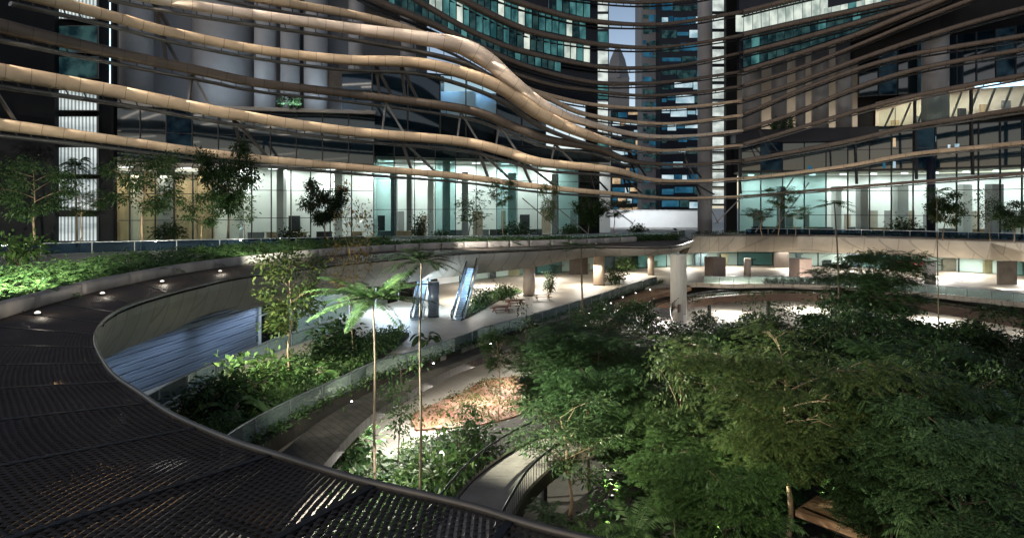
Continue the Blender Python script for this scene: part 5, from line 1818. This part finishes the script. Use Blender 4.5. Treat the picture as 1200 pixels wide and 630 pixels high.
# ---- uncountable planting, one object for each bed
def bedmesh(name, label, pts, seed, n, L, mat, kinds='frond', h=(.1, .5), group=None, W=.14):
    """pts (k,3): where plants may stand; n fronds or leaves spread over them"""
    rg = NP(seed)
    pts = np.asarray(pts, float)
    k = rg.integers(0, len(pts), n)
    base = pts[k] + np.stack([rg.normal(size=n) * .3, rg.normal(size=n) * .3, rg.uniform(h[0], h[1], n)], 1)
    if kinds == 'frond':
        an = rg.uniform(0, 2 * np.pi, n)
        dr = np.stack([np.cos(an), np.sin(an), rg.uniform(.2, 1.5, n)], 1)
        V = fronds(rg, base, dr, L * rg.uniform(.5, 1.2, n), 9, .09, .24, .6, stem=False)
    else:
        dr = rg.normal(size=(n, 3)) + np.array((0, 0, .35))
        V = leaves(rg, base, dr, L * rg.uniform(.5, 1.3, n), W * rg.uniform(.6, 1.3, n), .25)
    o = quads(name, V, M[mat])
    tag(o, label, kind='stuff')
    return o


def inside_poly(poly, n, seed, z):
    rg = NP(seed)
    poly = np.asarray([(p[0], p[1]) for p in poly])
    lo_, hi_ = poly.min(0), poly.max(0)
    out = []
    x2, y2 = np.roll(poly[:, 0], -1), np.roll(poly[:, 1], -1)
    while len(out) < n:
        p = rg.uniform(lo_, hi_)
        c = ((poly[:, 1] > p[1]) != (y2 > p[1])) & (p[0] < (x2 - poly[:, 0]) * (p[1] - poly[:, 1]) / (y2 - poly[:, 1] + 1e-12) + poly[:, 0])
        if c.sum() % 2:
            out.append((p[0], p[1], z))
    return np.array(out)


rg0 = NP(77)
nk = outward(krb)
fb = []
for i in range(70, 205):
    for k in range(10):
        o_ = rg0.uniform(.6, 7.5 if i < 150 else 3.5)
        fb.append((krb[i][0] + nk[i][0] * o_, krb[i][1] + nk[i][1] * o_, TERR + .12 * o_))
bedmesh('fern_ground_cover', 'bright ferny planting along the pale kerb', fb, 31, 7500, 1.7, 'leaf_fresh', h=(.0, .5))
bedmesh('leafy_ground_cover', 'mixed green leaves filling the bed behind the pale kerb', fb, 32, 4500, .34, 'leaf_mid', 'leaf', (.0, 1.1))
ft = []
for i in range(198, 258):
    for k in range(6):
        o_ = rg0.uniform(.6, 3.2)
        ft.append((krb[i][0] + nk[i][0] * o_, krb[i][1] + nk[i][1] * o_, TERR))
bedmesh('leafy_ground_cover', 'low green planting on the far terrace before the balustrade', ft, 33, 9000, .36, 'leaf_mid', 'leaf', (.0, .9))
rt = []
for i in range(14, 108):
    for k in range(5):
        o_ = rg0.uniform(.8, 2.6)
        rt.append((RR[i][0] + noR[i][0] * o_, RR[i][1] + noR[i][1] * o_, TERR))
bedmesh('leafy_ground_cover', 'low dark hedge planting along the right terrace edge', rt, 34, 9000, .34, 'leaf_dark', 'leaf', (.0, .8))
mb_pts = inside_poly(catmull(pb + [pb[0]], 60), 900, 5, MID + .1)
bedmesh('leafy_ground_cover', 'green ground cover in the mid level bed', mb_pts, 35, 9000, .34, 'leaf_mid', 'leaf', (0, .9))
bedmesh('fern_ground_cover', 'grassy bright fronds in the mid level bed', mb_pts, 36, 900, 1.0, 'leaf_fresh', h=(0, .3))
bedmesh('leafy_ground_cover', 'low planting behind the picnic tables', inside_poly(catmull(pb2 + [pb2[0]], 40), 300, 6, MID + .1), 37, 3600, .3, 'leaf_fresh', 'leaf', (0, .25))
ps = [tuple(B[i] + (PO[min(119, int(i * 1.5))] - B[i]) * u) + (MID,) for i in range(4, 78) for u in (.15, .3)]
bedmesh('leafy_ground_cover', 'strip of low plants between the balustrade and the curved path', ps, 38, 4200, .3, 'leaf_mid', 'leaf', (0, .5))
bedmesh('leafy_ground_cover', 'rusty green ground cover on the red soil patch', inside_poly(pc, 700, 8, .12), 39, 3400, .3, 'ground_leaf', 'leaf', (0, .2))
gl = inside_poly([(-12, 26), (-10, 32), (-8.5, 41), (-5.5, 46), (-2.2, 46), (-1, 38), (-3.5, 30), (-6, 24)], 700, 9, .06)
bedmesh('leafy_ground_cover', 'lush green ground cover left of the plank footbridge', gl, 40, 14000, .36, 'leaf_mid', 'leaf', (0, 1.0))
bedmesh('fern_ground_cover', 'bright fern fronds left of the plank footbridge', gl, 41, 1100, 1.1, 'leaf_fresh', h=(0, .4))
gr = inside_poly([(2, 20), (3, 31), (6, 40), (12, 50), (19, 66), (26, 78), (40, 81), (54, 74), (58, 58), (60, 35), (48, 12), (20, 8)], 2600, 10, .06)
bedmesh('undergrowth', 'dark undergrowth filling the floor of the grove', gr, 42, 42000, .5, 'leaf_dark', 'leaf', (0, 2.2), W=.22)
bedmesh('undergrowth', 'fronds of the undergrowth between the grove trees', gr, 43, 2600, 1.6, 'leaf_mid', h=(.2, 1.4))
lb_ = [tuple(BRC[i, :2] - nb[i] * w1 * .5 + nb[i] * rg0.normal() * .5) + (BRC[i, 2] + .1,) for i in range(100, 190) for _ in range(5)]
bedmesh('leafy_ground_cover', 'planting along the link bridge under the right terrace', lb_, 44, 3500, .3, 'leaf_dark', 'leaf', (0, .5))
me_ = [(x, y + .0, MID) for x, y in [tuple(inner[i] - (inner[i] - CEN) / np.linalg.norm(inner[i] - CEN) * -u) for i in range(100, 135) if inner[i][0] < 52 for u in (.4, 1.0, 1.6)]]
bedmesh('leafy_ground_cover', 'planting along the mid floor edge under the right terrace', me_, 45, 5200, .36, 'leaf_mid', 'leaf', (0, 1.0))
ub = [S(a, b, FL(a) - 1) for a, b in ((330, 124), (340, 126), (350, 124), (345, 122))]
bedmesh('leafy_ground_cover', 'lit balcony planting behind the ribbons on the left block', [(x, y, 33.6) for x, y, z in ub], 46, 420, .6, 'leaf_mid', 'leaf', (0, 2.0), W=.3)
ub = [S(a, b, FR(a) - 1) for a, b in ((908, 172), (918, 170), (926, 172))]
bedmesh('leafy_ground_cover', 'lit balcony planting between the columns on the right block', [(x, y, 32.9) for x, y, z in ub], 47, 500, .7, 'leaf_fresh', 'leaf', (0, 2.2), W=.4)

# ---- garden lamps
for px, py, z, lb in ((518, 545, .2, 'bright garden spotlight shining among plants left of the footbridge'), (278, 428, MID, None)):
    if lb is None:
        continue
    x, y, _ = P(px, py, z)
    t = thing('garden_spotlight', lb, 'spotlight', (x, y, 0))
    obj('stake', MB().cyl((x, y, 0), .04, .9, 8), M['black_metal'], t)
    obj('housing', MB().tube([(x, y + .3, .85), (x, y, .95), (x, y - .15, 1.0)], [.1, .16, .2], 12), M['black_metal'], t)
    obj('lens', MB().tube([(x, y - .16, 1.0), (x, y - .2, 1.01), (x, y - .24, 1.02)], [.19, .17, .08], 12), M['lamp'], t)
for (x, y), tz, pw_, lb in (((9.5, 30), 8, 2600, 'garden spotlight hidden under the large yellow green tree'), ((17, 33), 8, 2200, 'garden spotlight among the undergrowth near the dark palms'),
                            ((5.5, 35.5), 8, 1800, 'garden spotlight at the foot of the layered tree'), ((12, 50), 8, 2600, 'garden spotlight deep in the heart of the grove'), ((27, 52), 9, 2600, 'garden spotlight below the dark trees on the right')):
    t = thing('garden_spotlight', lb, 'spotlight', (x, y, 0), 'spotlights in the grove')
    obj('stake', MB().cyl((x, y, 0), .04, .7, 8), M['black_metal'], t)
    obj('housing', MB().tube([(x, y, .7), (x, y, .8), (x, y, .95)], [.1, .15, .17], 12), M['black_metal'], t)
    obj('lens', MB().tube([(x, y, .955), (x, y, .97), (x, y, .985)], [.15, .13, .05], 12), M['lamp_soft'], t)
    spot((x, y, 1.05), (x + 1, y + 2, tz), pw_, 120, (1, .96, .7), .6, .1)
pl = [(412, 472), (436, 447), (508, 427), (575, 404), (640, 380), (690, 368), (716, 356), (730, 349), (745, 344), (762, 340)]
for i, (px, py) in enumerate(pl):
    x, y, _ = P(px, py, 3.8)
    t = thing('path_lamp', 'small glowing path lamp set in the curved path, number counted from the near end unseen' if False else
              ['path lamp nearest the mesh rim on the dark curved path', 'second lamp along the dark curved path from the mesh rim', 'path lamp beside the dark thin palm trunk',
               'path lamp above the small umbrella tree', 'path lamp above the narrow upright sapling', 'lamp where the dark path turns to timber', 'first lamp on the timber path',
               'second lamp on the timber path', 'third lamp on the timber path', 'lamp on the timber path nearest the white column'][i], 'path lamp', (x, y, 3.8), 'lamps along the curved path')
    obj('housing', MB().cyl((x, y, 3.8), .12, .1, 10), M['black_metal'], t)
    obj('lens', MB().tube([(x, y, 3.9), (x, y, 3.94), (x, y, 3.97)], [.09, .07, .02], 10), M['lamp'], t, smooth=True)
